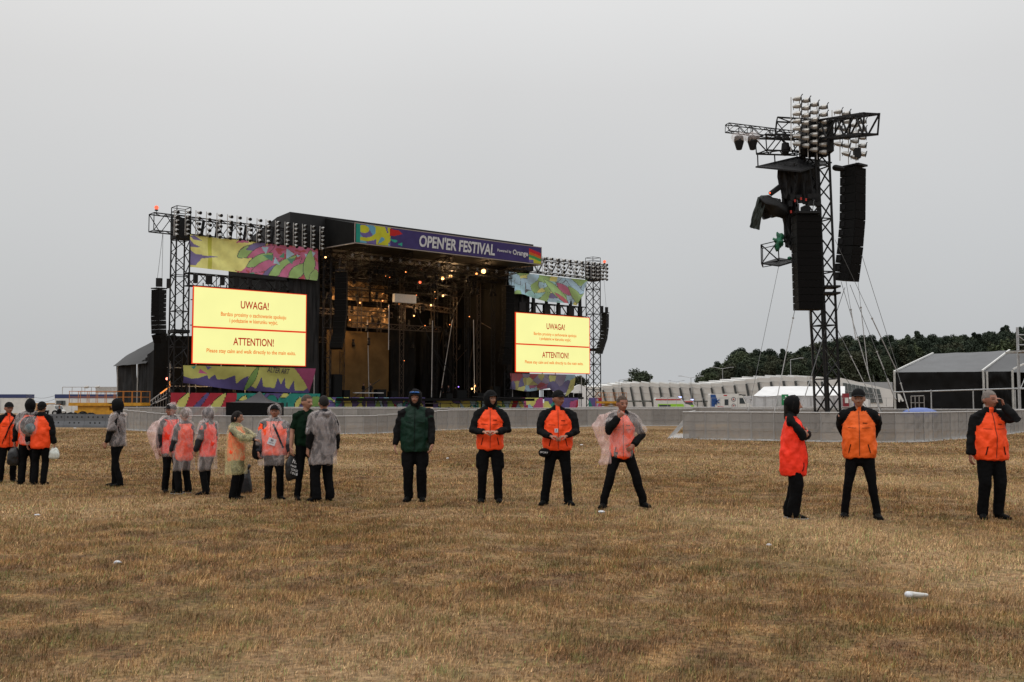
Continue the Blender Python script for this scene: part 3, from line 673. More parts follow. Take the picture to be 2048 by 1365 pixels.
P=person(340,985,810,25,'person in dark cap with head turned away and pink-tinged poncho billowing out to the left',top='vest',col=redor,sleeve=gsleeve,arms=('down','down'),head='cap',hem=.80,feet=(.10,.12),hyaw=-75,hpitch=8,hair=(hair_b,'short'),ponchos=dict(hem=.74,w=.80,sleeve=(.9,.9),hood=True),extras=('noclose',),sk=skin_d)
pb=MB(); f=P['f']; s=P['s']
badge(P,.03,1.12,.09,.12,tilt=.5)
pb.chain([f(-.10,.06,1.44),f(-.24,.08,1.34),f(-.34,.08,1.20),f(-.30,.06,1.02),f(-.25,.04,.86),f(-.23,.02,.70)],[(.08*s,.09*s),(.13*s,.13*s),(.12*s,.13*s),(.10*s,.10*s),(.09*s,.08*s),(.06*s,.05*s)],n=18,capf=.5)
me,_=remesh(pb,.018,1); finish(me,'blown_poncho_skirt',ponch_p,P['root'],displace=[(5,.05,13,(1,1,.5)),(14,.022,5,(1,1,.5))],delfn=lambda c,n:n.z<-.75 and c.z<.75*s)
P=person(232,974,799,-112,'person in black cap and hood with clear poncho standing alone facing left',top='plain',col=bcloth,sleeve=bcloth,arms=('down_fwd','down_fwd'),head='caphood',hem=.84,feet=(.11,.10),feetfwd=(.10,-.10),hyaw=0,ponchos=dict(hem=.84,w=.82,sleeve=(1.0,1.0)),leg=.86,toe=6)
P=person(79,970,805,165,'person in orange jacket half hidden behind the backpack wearer, carrying a white bag',arms=('down','down'),head='cap',hem=.80,feet=(.08,.10),hyaw=0,leg=1.0)
sack('carrier_bag','crumpled white plastic bag hanging from a black sleeved arm','bag',P,-1,bag_w,.095,.08,.11,dz=.0,seed=8)
P=person(56,969,799,176,'person seen from behind with clear poncho stretched over a backpack',col=orange,arms=('down','down'),head='hood',hem=.84,feet=(.10,.13),hyaw=0,bulk=1.08,leg=1.1,ponchos=dict(hem=.86,w=.84,sleeve=(.6,.6),billow=([(-.14,.22,1.36,.13,.12),(0,.30,1.24,.24,.15),(.13,.24,1.14,.17,.12)],)))
f=P['f']; s=P['s']; M=WM[P['root'].name]; c=f(0,.235,1.24); bp=thing('backpack','dark backpack bulging under a clear poncho','backpack',M@(c-V((0,0,.22))),rad(176))
m=MB(); m.sphere(c,(.17*s,.10*s,.20*s),20,14); m.v=[M@v for v in m.v]; m.build('pack_body',gsleeve,bp,smooth=True); m=MB(); m.sphere(c+V((-.03,.08,-.04)),(.11*s,.05*s,.10*s),16,10); m.v=[M@v for v in m.v]; m.build('front_pocket',pm('teal_pack_cloth',(.03,.09,.11),.7),bp,smooth=True)
sack('bin_bag','black plastic bag with bottles held beside the backpack wearer','bag',P,1,binbag,.12,.09,.18,dz=-.02,seed=9)
P=person(13,966,806,12,'man in black cap and orange jacket cut off by the left edge of the view',arms=('down','down'),head='cap',hem=.80,feet=(.13,.13),hyaw=4,leg=1.0,sk=skin_d,bulk=1.08)
P['strip']('cross_strap',[(.10,1.45),(-.02,1.25),(-.10,1.0)],.016,bcloth,P['jk'],off=.02)
# ================================================================ GROUND, GRASS
def field_mat(name,blade=False):
    m=bpy.data.materials.new(name); m.use_nodes=True; nt=m.node_tree; n=nt.nodes; L=nt.links; b=n['Principled BSDF']
    b.inputs['Roughness'].default_value=.9; b.inputs['Specular IOR Level'].default_value=.15
    g=n.new('ShaderNodeNewGeometry')
    def noi(sc,det=5,off=0,dist=0,ysc=1):
        mp=n.new('ShaderNodeMapping'); mp.inputs['Location'].default_value=(off,off,0); mp.inputs['Scale'].default_value=(1,ysc,0); L.new(g.outputs['Position'],mp.inputs[0])
        t=n.new('ShaderNodeTexNoise'); t.inputs['Scale'].default_value=sc; t.inputs['Detail'].default_value=det; t.inputs['Distortion'].default_value=dist; L.new(mp.outputs[0],t.inputs['Vector']); return t.outputs['Fac']
    def ramp(f,p0,p1):
        r=n.new('ShaderNodeMapRange'); r.inputs[1].default_value=p0; r.inputs[2].default_value=p1; L.new(f,r.inputs[0]); return r.outputs[0]
    def mix(f,a,c):
        x=n.new('ShaderNodeMix'); x.data_type='RGBA'; L.new(f,x.inputs[0])
        for s_,v in((6,a),(7,c)):
            if isinstance(v,tuple): x.inputs[s_].default_value=(*v,1)
            else: L.new(v,x.inputs[s_])
        return x.outputs[2]
    k=1.56 if blade else .86
    straw=tuple(c*k for c in(.345,.208,.094)); brown=tuple(c*k for c in(.180,.105,.055)); olive=tuple(c*k for c in(.170,.128,.055)); pale=tuple(c*k for c in(.37,.245,.13))
    c=mix(ramp(noi(2.2,6,3,.6),.38,.62),straw,brown)
    c=mix(ramp(noi(.9,5,11,.5),.54,.78),c,olive)
    c=mix(ramp(noi(.16,4,31,.5),.46,.62),c,pale)
    c=mix(ramp(noi(.35,6,71,1.0),.58,.85),c,olive)
    c=mix(ramp(noi(1.3,4,51,1.0,1.8),.62,.85),c,(.12,.068,.034))
    c=mix(ramp(noi(7,5,91,.6),.50,.85),c,tuple(x*k for x in(.215,.105,.048)))
    c=mix(ramp(noi(4.2,5,131,.6),.52,.85),c,tuple(x*k for x in(.19,.165,.060)))
    if blade:
        a=n.new('ShaderNodeAttribute'); a.attribute_name='Col'; x=n.new('ShaderNodeMix'); x.data_type='RGBA'; x.blend_type='MULTIPLY'; x.inputs[0].default_value=1
        L.new(c,x.inputs[6]); L.new(a.outputs['Color'],x.inputs[7]); c=x.outputs[2]
    else:
        bp=n.new('ShaderNodeBump'); bp.inputs['Strength'].default_value=.9; bp.inputs['Distance'].default_value=.05; L.new(noi(28,6,5),bp.inputs['Height']); L.new(bp.outputs[0],b.inputs['Normal'])
        t=noi(20,5,9); c=mix(ramp(t,.3,.7),tuple(x*.55 for x in brown),c) if False else c
        x=n.new('ShaderNodeMix'); x.data_type='RGBA'; x.blend_type='MULTIPLY'; x.inputs[0].default_value=1
        r=n.new('ShaderNodeMapRange'); r.inputs[1].default_value=.32; r.inputs[2].default_value=.68; r.inputs[3].default_value=.45; r.inputs[4].default_value=1.35; L.new(noi(16,8,9,.3),r.inputs[0])
        L.new(c,x.inputs[6]); L.new(r.outputs[0],x.inputs[7]); c=x.outputs[2]
    L.new(c,b.inputs['Base Color']); return m
gm=field_mat('dry_field_soil'); bm=field_mat('dry_grass_blade',True)
# ground sheet: fine near, coarse far, gentle relief
mb=MB(); ys=[-400,-30,0]+[1.0*i for i in range(1,60)]+[64,70,80,95,115,150,200,300,500,900,2500]
xs=[-2500,-600,-200,-90,-60]+[-45+1.0*i for i in range(91)]+[60,90,200,600,2500]
def gz(x,y): 
    return .035*noise.noise(V((x*.35,y*.35,2)))*(1 if 2<y<60 and abs(x)<45 else 0)
mb.v=[V((x,y,gz(x,y))) for y in ys for x in xs]; w=len(xs)
mb.f=[(j*w+i,j*w+i+1,(j+1)*w+i+1,(j+1)*w+i) for j in range(len(ys)-1) for i in range(w-1)]; mb.m=[0]*len(mb.f)
tag(mb.build('ground',gm,origin=(0,0,0),smooth=True),'dry trampled festival field of straw coloured turf','ground',kind='structure')
rng=np.random.default_rng(5)
def grass():
    V_=[];C_=[]
    for (y0,y1,dens,L0,w0) in((4.6,9,6500,.036,.0027),(9,14,4200,.036,.0038),(14,22,2000,.036,.0055),(22,34,700,.036,.0090),(34,62,190,.038,.016)):
        A=.56*(y1*y1-y0*y0)+6*(y1-y0); n=int(dens*A); y=np.sqrt(rng.random(n)*(y1*y1-y0*y0)+y0*y0); x=(rng.random(n)*2-1)*(y*.56+3)
        # clumpy density
        q=np.sin(x*3.1+np.sin(y*2.3)*1.7)*np.sin(y*3.7+np.sin(x*1.9)*2.1)+np.sin(x*9.7+y*4.1)*np.sin(y*8.3-x*2.2)*.6
        keep=rng.random(n)<(.72+.25*q); x=x[keep];y=y[keep];q=q[keep];n=len(x)
        z=np.array([gz(a,b) for a,b in zip(x,y)]) if n<400000 else np.zeros(n)
        a=rng.normal(-.7,1.25,n)+.8*np.sin(x*.7+y*.4); lean=np.abs(rng.normal(.75,.45,n)); Ln=L0*(.5+rng.random(n)*1.0)*(1+.35*q)
        big=rng.random(n)<.025; Ln[big]*=2.3; lean[big]*=.5
        up=np.cos(np.clip(lean,0,1.42)); ho=np.sin(np.clip(lean,0,1.42)); ba=a+np.pi/2+rng.normal(0,.4,n); ww=w0*(.6+rng.random(n)*.8)
        p0=np.stack([x-np.cos(ba)*ww,y-np.sin(ba)*ww,z-.004],1); p1=np.stack([x+np.cos(ba)*ww,y+np.sin(ba)*ww,z-.004],1)
        p2=np.stack([x+np.cos(a)*ho*Ln,y+np.sin(a)*ho*Ln,z+up*Ln],1)
        V_.append(np.stack([p0,p1,p2],1).reshape(-1,3)); t=.36+rng.random(n)**1.3*1.0; t[rng.random(n)<.03]=1.75
        g=rng.random(n)<.10; c=np.stack([t,t,t,np.ones(n)],1); c[g,0]*=.55; c[g,2]*=.7
        C_.append(np.repeat(c,3,axis=0))
    v=np.concatenate(V_).astype(np.float32); c=np.concatenate(C_).astype(np.float32); nf=len(v)//3
    me=bpy.data.meshes.new('dry_grass'); me.vertices.add(len(v)); me.vertices.foreach_set('co',v.ravel())
    me.loops.add(len(v)); me.loops.foreach_set('vertex_index',np.arange(len(v),dtype=np.int32))
    me.polygons.add(nf); me.polygons.foreach_set('loop_start',np.arange(0,len(v),3,dtype=np.int32))
    me.update(calc_edges=True)
    ca=me.color_attributes.new('Col','FLOAT_COLOR','POINT'); ca.data.foreach_set('color',c.ravel()); me.materials.append(bm)
    o=bpy.data.objects.new('grass',me); COL.objects.link(o); print('grass blades',nf)
    tag(o,'short dry straw coloured grass covering the field','grass',kind='stuff')
grass()
# litter
def litter(px,py,kind,label):
    g=gnd(px,py); m=MB(); rz=R.uniform(-.6,.6); t=thing('litter',label,'litter',g,0)
    if kind=='cup':
        d=V((math.cos(rz),math.sin(rz)*.5,0)); L=.15
        m.chain([g+V((0,0,.035)),g+d*L*.5+V((0,0,.03)),g+d*L+V((0,0,.028))],[(.032,.024),(.028,.020),(.022,.015)],n=12); m.build('crushed_cup',whitep,t)
        k=MB(); k.chain([g+V((-.008,0,.035)),g+V((.004,0,.035))],[(.037,.028),(.035,.027)],n=12); k.build('rim',card_m,t)
    else:
        def fn(p): return p*(1+.5*noise.noise(p*60+V((px,0,0))))
        m.sphere(g+V((0,0,.015)),(.055*kind,.04*kind,.018),10,6,fn); m.build('scrap',card_m,t)
litter(1818,1198,'cup','crushed white plastic cup lying on the grass near the lower right')
litter(235,1128,.7,'small crumpled white scrap alone on the grass at lower left')
litter(74,1033,.9,'white paper scrap on the grass in front of the far left group')
litter(1203,1026,.9,'white scrap beside the boot of the wide-stanced man')
litter(150,857,1.8,'pale scrap at the foot of the grey barrier')
litter(895,918,.8,'tiny white scrap between the green jacket and the hooded man')
litter(1163,891,1.2,'small pale scrap behind the man in cap with emblem')
litter(1538,1093,.6,'tiny scrap on the grass below and left of the hooded woman')
# dark weed tufts
weeds=MB()
def tuft(px,py,r,label):
    g=gnd(px,py); m=weeds
    for i in range(80):
        a=R.random()*6.28; q=R.random()**.6*r; b=g+V((math.cos(a)*q,math.sin(a)*q*.7,0)); l=R.uniform(.03,.06); d=V((math.cos(a)*R.random()*.8,math.sin(a)*R.random()*.8,1)).normalized()
        m.add([b-V((.004,0,0)),b+V((.004,0,0)),b+d*l],[(0,1,2)])
for px,py,r in((1410,1140,.25),(690,1085,.2),(1480,985,.35),(240,1055,.25),(1740,1110,.25),(720,1190,.16)):
    tuft(px,py,r,'')
tag(weeds.build('weeds',pm('weed_green',(.13,.115,.045),.8,spec=.1)),'low green weeds scattered through the dry grass','weeds',kind='stuff')
# ================================================================ CROWD BARRIERS
panel_m=bpy.data.materials.new('perforated_sheet'); panel_m.use_nodes=True
nt=panel_m.node_tree; b=nt.nodes['Principled BSDF']; b.inputs['Base Color'].default_value=(.235,.225,.215,1); b.inputs['Metallic'].default_value=.3; b.inputs['Roughness'].default_value=.5
oi=nt.nodes.new('ShaderNodeObjectInfo'); tcn=nt.nodes.new('ShaderNodeTexCoord'); nz=nt.nodes.new('ShaderNodeTexNoise'); nz.inputs['Scale'].default_value=2.5; nt.links.new(tcn.outputs['Object'],nz.inputs['Vector'])
mr=nt.nodes.new('ShaderNodeMapRange'); mr.inputs[1].default_value=.3; mr.inputs[2].default_value=.7; mr.inputs[3].default_value=.72; mr.inputs[4].default_value=.96
nt.links.new(nz.outputs['Fac'],mr.inputs[0]); nt.links.new(mr.outputs[0],b.inputs['Alpha'])
mr2=nt.nodes.new('ShaderNodeMapRange'); mr2.inputs[3].default_value=.8; mr2.inputs[4].default_value=1.2; nt.links.new(oi.outputs['Random'],mr2.inputs[0])
mxx=nt.nodes.new('ShaderNodeMix'); mxx.data_type='RGBA'; mxx.blend_type='MULTIPLY'; mxx.inputs[0].default_value=1; mxx.inputs[6].default_value=(.27,.255,.24,1); nt.links.new(mr2.outputs[0],mxx.inputs[7]); nt.links.new(mxx.outputs[2],b.inputs['Base Color'])
rail_m=pm('barrier_tube',(.50,.49,.48),.4,.3,4,metal=.3)
def make_barrier():
    LOCAL[0]=True
    t=thing('crowd_barrier','x','barrier',(0,0,0))
    m=MB(); 
    for x in(-.49,.49): m.bar((x,0,0),(x,0,1.2),.016)
    for z in(.03,.42,.81): m.bar((-.49,0,z),(.49,0,z),.007 if z>.1 else .014)
    m.bar((0,-.01,0),(0,-.01,1.18),.005)
    m.build('frame',pm('barrier_frame_tube',(.33,.32,.31),.5,.3,4,metal=.2),t)
    m=MB(); m.bar((-.5,0,1.215),(.5,0,1.215),.026,6); m.build('top_rail',rail_m,t)
    m=MB(); m.add([(-.48,.015,.05),(.48,.015,.05),(.48,.015,1.19),(-.48,.015,1.19)],[(0,1,2,3)]); m.build('panel',panel_m,t)
    m=MB(); 
    for x in(-.40,.40): m.bar((x,.04,1.12),(x,.95,.04),.018)
    m.build('brace',rail_m,t)
    m=MB(); m.box((0,.48,.012),(.99,1.0,.02)); m.box((0,-.12,.008),(.99,.22,.012)); m.build('foot_plate',rail_m,t)
    LOCAL[0]=False
    return t
bar0=make_barrier(); first=[True]
def row(pts,label,group,step=1.0,hf=None):
    """barriers side by side along a ground polyline"""
    P=[V((p[0],p[1],0)) for p in pts]
    Ls=[0]
    for a,b_ in zip(P[:-1],P[1:]): Ls.append(Ls[-1]+(b_-a).length)
    def pos(s_):
        for i in range(len(P)-1):
            if s_<=Ls[i+1]+1e-6 or i==len(P)-2: return P[i].lerp(P[i+1],(s_-Ls[i])/(Ls[i+1]-Ls[i]))
    n=max(1,round(Ls[-1]/step))
    if True:
        for i in range(n):
            p_=pos(Ls[-1]*i/n); q_=pos(Ls[-1]*(i+1)/n); loc=(p_+q_)/2; d=q_-p_; rz=math.atan2(d.y,d.x)
            if first[0]: o=bar0; o.location=loc; o.rotation_euler=(0,0,rz); o['label']=label; first[0]=False
            else: o=copy_tree(bar0,loc,rz+R.uniform(-.012,.012),label)
            o['group']=group
            if hf: o.scale=(1,1,hf(loc.x/loc.y*F+1024))
            else: o.scale=(1,1,1)
G=lambda px,py:(gnd(px,py).x,gnd(px,py).y)
fl=[(230,859),(320,864),(400,868),(500,869),(640,869.5),(740,868),(865,862),(950,859),(1060,856.5),(1190,853),(1385,852)]
row([G(*p) for p in fl],'perforated grey steel barrier panel in the long front fence behind the people','long front fence of crowd barriers',hf=lambda x: .97-.20*max(0,min(1,(x-250)/110))*max(0,min(1,(900-x)/150)))
fr=[(1366,879),(1500,881),(1640,884),(1760,885.5),(1825,885),(1936,877),(2060,863)]
row([G(*p) for p in fr],'perforated grey steel barrier panel in the ring in front of the speaker tower','ring of crowd barriers at the speaker tower')
row([(-21,74),(-10,72),(0,73),(12,76),(26,79)],'grey steel barrier panel in the second fence, only its top showing','second fence of crowd barriers')
row([(8.0,45.3),(9.5,52)],'perforated grey steel barrier panel on the receding side of the tower ring','side of the tower ring of crowd barriers')
row([(6,92),(46,92)],'pale steel barrier in a far row behind the speaker tower','far row of crowd barriers')
row([(14,64),(30,61),(44,60)],'pale steel barrier in the row directly behind the speaker tower','row of barriers behind the speaker tower')
row([(-34,86),(-8,88)],'pale steel barrier in the row below the stage skirt','row of barriers below the stage')
# dark grey slotted road barriers at the left
slot=pm('dark_grey_slotted_plastic',(.105,.11,.12),.6,.15,2)
hole_m=pm('slot_hole',(.008,.008,.009),.8,.1,2)
def make_slot():
    LOCAL[0]=True; t=thing('slotted_barrier','x','barrier',(0,0,0))
    m=MB(); pr=[(-.22,0),(.22,0),(.20,.14),(.10,.42),(.08,.86),(-.08,.86),(-.10,.42),(-.20,.14)]
    m.extrude([(-.8,y,z) for y,z in pr],(1.6,0,0)); m.build('barrier_body',slot,t)
    for z,xs_,y in((.68,(-.55,-.18,.19,.56),-.094),(.30,(-.35,.02,.38),-.152)):
        for x in xs_: 
            m=MB(); m.bar((x,y+.01,z),(x,y-.012,z),.055,8); m.build('slot',hole_m,t)
    LOCAL[0]=False; return t
sl0=make_slot(); a=gnd(70,854.5); b_=gnd(246,856); d=(b_-a); L=d.length; n=4; d/=L
for i in range(n+1):
    loc=a+d*(1.62*(i+.0)); 
    o=sl0 if i==0 else copy_tree(sl0,label='x')
    o.location=(loc.x,loc.y,0); o.rotation_euler=(0,0,math.atan2(d.y,d.x)); o['label']='dark grey slotted plastic barrier block in the low wall at the left'; o['group']='dark slotted barrier blocks at the left'
# ================================================================ STAGE
def wall_q(mb,pts): mb.add(pts,[tuple(range(len(pts)))])
tl,z0=SP(650,490,0)
st=thing('festival_stage','huge black tarpaulin-covered open stage with a purple name banner along its roof','stage',W(27.5,6,0))
T0,T1=10.4,44.6; O0,O1=14.7,40.3   # outer and opening extents
m=MB(); prof=[(0,18.3),(0,21.75),(3,21.6),(9,20.3),(16,19.4),(16,18.3)]
m.extrude([W(T0,b,z) for b,z in prof],SU*(T1-T0)); m.build('roof',tarp,st)
def rip(a,b,nu,nv,fz=.0): pass
def drape(name,P0,U,Vv,nu,nv,amp,f,mat,par,seed=0,ph=1.0,thick=True):
    N=U.cross(Vv).normalized(); vs=[]
    for j in range(nv+1):
        for i in range(nu+1):
            u=i/nu;v=j/nv; n1=noise.noise(V((u*f+seed,v*f*.35,seed)))+.5*noise.noise(V((u*f*2.7+seed,v*f*.9,seed+4)))
            vs.append(P0+U*u+Vv*v+N*(amp*n1))
    w=nu+1; m=MB(); m.add(vs,[(j*w+i,j*w+i+1,(j+1)*w+i+1,(j+1)*w+i) for j in range(nv) for i in range(nu)])
    return m.build(name,mat,par,smooth=True)
# side bays (dark sheeted towers either side of the opening)
m=MB(); m.box(W((T0+O0-.6)/2+.1,8,9.15),(O0-T0-.6,14.6,18.2),(SU,SV,V((0,0,1)))); m.build('side_bay',tarp2,st)
m=MB(); m.box(W((T1+O1+.5)/2,8,9.15),(T1-O1-.6,14.6,18.2),(SU,SV,V((0,0,1)))); m.build('side_bay',tarp2,st)
drape('side_sheet',W(T0+.2,.5,.2),SU*(O0-T0-.6),V((0,0,18.0)),40,40,.22,9,tarp,st,3)
drape('side_sheet',W(O1+.3,.5,.2),SU*(T1-O1-.6),V((0,0,18.0)),40,40,.22,9,tarp2,st,8)
m=MB(); m.box(W(27.5,15.6,10),(O1-O0+3,.3,18),(SU,SV,V((0,0,1)))); m.build('back_wall',tarp2,st)
m=MB(); m.box(W(27.5,5.5,1.95),(O1-O0+1,20,.3),(SU,SV,V((0,0,1)))); m.build('deck',bcloth,st)
# canopy
cb=-6.2; m=MB(); prof=[(-.01,18.35),(-.01,21.55),(cb,20.15),(cb,18.15)]
m.extrude([W(O0-.1,b,z) for b,z in prof],SU*(O1-O0+.2)); m.build('canopy',pm('canopy_lining',(.008,.008,.008),.8,.3,1.2,bump=.4,bscale=1.6,spec=.1),st)
m=MB()
for z,b in((18.12,cb-.02),(20.2,cb-.02)): m.bar(W(O0-.15,b,z),W(O1+.15,b,z),.06)
for t in(O0-.12,O1+.12): m.bar(W(t,cb-.02,18.1),W(t,cb-.02,20.2),.06); m.bar(W(t,cb,18.1),W(t,-.1,18.3),.07)
m.build('canopy_edge_tube',pm('pale_edge_tube',(.28,.24,.22),.5),st)
bw=O1-O0
def bfn(u,v):
    x=u*bw; c=(.045,.034,.12)
    if u<.165:
        c=(.12,.30,.42) if (math.sin(x*2.2+v*4)>.2) else PUR
        r=math.hypot((u-.035)*12,(v-.75)*1.6)
        if math.sin(r*9)>.1: c=(.42,.42,.03)
        if .095<u<.155 and abs(((u-.125)*26)**2+(v-.35)*.8-.35)<.28: c=(.42,.42,.03)
        if u<.02 : c=(.02,.22,.17)
    if inpoly(u,v,[(.16,.95),(.205,.93),(.225,.75),(.19,.6),(.16,.55)]): c=(.40,.02,.02)
    if inpoly(u,v,[(.16,.42),(.205,.35),(.185,.2)]): c=(.03,.28,.20)
    if inpoly(u,v,[(.2,.15),(.225,.05),(.225,.28)]): c=(.03,.28,.20)
    if u>.925:
        k=(v+(u-.96)*3.0)
        c=(.42,.42,.05) if k<.25 else (.05,.25,.08) if k<.42 else (.45,.10,.02) if k<.58 else (.40,.02,.03) if k<.78 else c
        if u<.955 and v<.2: c=PUR
    return c
def BP(u,v): return W(O0+bw*u,cb-.06-.03*math.sin(u*60)*math.sin(v*3.1),18.2+1.95*v)
painted('name_banner',BP,260,26,bfn,cloth_paint,st)
sil=pm('silver_lettering',(.50,.50,.52),.4,.3,3)
letters("OPEN'ER FESTIVAL",W(O0+bw*.308,cb-.12,18.50),SU,V((0,0,1)),bw*.412,1.36,sil,st,'banner_lettering',shear=.12,bold=.03,spacing=1.0)
letters('Powered by',W(O0+bw*.735,cb-.12,18.95),SU,V((0,0,1)),bw*.083,.42,sil,st,'banner_lettering',bold=.02)
letters('Orange',W(O0+bw*.826,cb-.12,18.72),SU,V((0,0,1)),bw*.092,.80,sil,st,'banner_lettering',bold=.03)
# structure inside the opening
m=MB()
for t in(O0+.15,O1-.1): m.truss(W(t,-.2,0),W(t,-.2,18.3),.8,.8,1.1,.05,.03)
m.build('front_column',blackmetal,st)
m=MB()
for b in(-.5,1.5,4.5,8,11.5,14.5):
    z=17.4-(0.2*b if b>0 else 0); m.truss(W(O0,b,z),W(O1,b,z),.8,.9,1.3,.05,.035)
for t in(16.5,22,27.5,33,38.5): m.truss(W(t,-5.5,17.7),W(t,15,16.2),.6,.7,1.5,.045,.03)
m.build('roof_truss',blackmetal,st)
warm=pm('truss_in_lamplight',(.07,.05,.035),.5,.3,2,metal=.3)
tr=[(17,9,12.4,29,9,12.4),(18,12,9.2,31,12,9.2),(16,13,14.8,27,13,14.8),(22,7,10.8,35,7,10.8),(30,10,14.2,39,10,13.6)]
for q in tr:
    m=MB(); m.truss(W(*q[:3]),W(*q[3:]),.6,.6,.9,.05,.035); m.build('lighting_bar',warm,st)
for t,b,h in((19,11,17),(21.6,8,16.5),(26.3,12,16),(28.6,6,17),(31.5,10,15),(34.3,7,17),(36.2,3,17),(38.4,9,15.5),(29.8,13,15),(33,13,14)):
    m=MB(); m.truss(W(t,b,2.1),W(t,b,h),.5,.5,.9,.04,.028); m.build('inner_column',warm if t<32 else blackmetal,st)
tube=pm('bare_aluminium_tube',(.45,.43,.41),.4,.2,4,metal=.4)
for (x,y0,x1,y1,b) in((865,642,863,795,1.5),(947,640,949,795,2.0),(778,610,777,700,2.5),(735,640,738,795,5),(905,640,880,795,5)):
    a0,a1=SP(x,y0,b); b0,b1=SP(x1,y1,b); m=MB(); m.bar(W(a0,b,a1),W(b0,b,b1),.05,6); m.build('upright_tube',tube,st)
m=MB()
for (x,y0,x1,y1,b) in((832,622,892,752,3),(862,690,905,752,3),(700,800,760,760,-1.2),(940,560,900,640,4),(960,545,935,600,4),(740,600,800,640,5)):
    a0,a1=SP(x,y0,b); b0,b1=SP(x1,y1,b); m.bar(W(a0,b,a1),W(b0,b,b1),.05,5)
m.build('diagonal_brace',blackmetal,st)
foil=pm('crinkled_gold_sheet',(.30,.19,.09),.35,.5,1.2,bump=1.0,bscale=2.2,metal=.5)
def quadpx(name,x0,y0,x1,y1,b,mat,par,amp=.15,nu=24,nv=20,seed=1,f=6):
    a,za=SP(x0,y1,b); c,_=SP(x1,y1,b); _,zt=SP(x0,y0,b)
    return drape(name,W(a,b,za),SU*(c-a),V((0,0,zt-za)),nu,nv,amp,f,mat,par,seed)
quadpx('gold_sheet',690,562,738,600,12.5,foil,st,.3,seed=2); quadpx('gold_sheet',742,570,775,603,12.5,foil,st,.3,seed=5)
quadpx('gold_sheet',696,612,776,655,13.4,foil,st,.35,seed=7); quadpx('gold_sheet',662,558,688,600,11,foil,st,.3,seed=9)
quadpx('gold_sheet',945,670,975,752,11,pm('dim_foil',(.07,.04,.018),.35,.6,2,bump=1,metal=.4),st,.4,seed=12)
wallm=pm('dim_mesh_video_wall',(.15,.09,.035),.8,.3,.8,spec=.1)
quadpx('video_wall',652,660,777,800,8,wallm,st,.0,4,4)
# glossy black hanging legs at the right of the opening
for x0,x1,b in((780,830,9),(840,880,10),(885,925,9),(930,985,8)):
    quadpx('black_drape',x0,655,x1,800,b,tarp2,st,.3,seed=x0,f=8)
for i,b in enumerate((1.5,4,6.5,9,11.5,14)):
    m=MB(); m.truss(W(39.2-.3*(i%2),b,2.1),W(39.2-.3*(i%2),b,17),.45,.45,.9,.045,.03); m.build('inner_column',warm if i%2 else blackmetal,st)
    m=MB(); m.bar(W(38.9,b,R.uniform(6,13)),W(38.9,b+2,R.uniform(6,13)),.06,5); m.build('cross_bar',warm,st)
# white box standing in for the sky seen through the back of the stage
a,za=SP(790,605,4.0); c,_=SP(833,605,4.0); m=MB(); m.box(W((a+c)/2,4.3,za+.55),(c-a,.5,1.0),(SU,SV,V((0,0,1)))); m.build('sky_gap_box',pm('sky_gap_white',(.75,.78,.80),.6),st)
# moving heads hanging under trusses
hd_m=blackmetal
for i in range(90):
    t=R.uniform(O0+.8,O1-.8); b=R.choice((-.5,1.5,4.5,8,9,12)); z=R.choice((16.5,15.9,11.9,14.2,8.8,10.3,13.2)) if b>4 else R.choice((16.4,16.4,15.4))
    m=MB(); c=W(t,b,z); m.bar(c+V((0,0,.35)),c+V((0,0,.1)),.16,6); m.chain([c,c+V((R.uniform(-.2,.2),-.2,-.45))],[.16,.2],n=8,capf=.3); m.build('moving_head',blackmetal,st)
# row of small crossed fixtures below the banner
for i in range(17):
    x=705+ i*19.2; y=512+ i*2.1
    a,z=SP(x,y,-4.8); m=MB(); p=W(a,-4.8,z); m.bar(p-SU*.17+V((0,0,.17)),p+SU*.17-V((0,0,.17)),.04); m.bar(p+SU*.17+V((0,0,.17)),p-SU*.17-V((0,0,.17)),.04); m.bar(p,p+V((0,0,.3)),.03); m.build('small_fixture',pm('dull_grey_metal',(.16,.155,.15),.6) if 'dull_grey_metal' not in MATS else MATS['dull_grey_metal'],st)
# front staircase of black risers, stage boxes and lit deck edges
for x0,x1,y,b in((708,765,786,-1),(833,865,801,-2.5),(840,880,807,-3.2)):
    a,z=SP(x0,y,b); c,_=SP(x1,y,b); m=MB(); m.box(W((a+c)/2,b,z),(c-a,.5,.10),(SU,SV,V((0,0,1)))); m.build('pale_step',tube,st)
for x,y,w_,h_ in((672,770,1.1,2.6),(690,788,.8,.9),(760,784,1.2,1.0),(785,788,.9,.8),(830,790,.7,.9),(920,790,1.5,1.0),(990,786,1.1,1.5),(1010,770,1.2,3.2),(960,795,1.4,.7),(895,797,1.0,.6)):
    a,z=SP(x,y,1); m=MB(); m.box(W(a,1,2.1+h_/2),(w_,.8,h_),(SU,SV,V((0,0,1)))); m.box(W(a,.58,2.1+h_/2),(w_*.85,.04,h_*.85),(SU,SV,V((0,0,1)))); m.build('stage_equipment',cabinet,st)
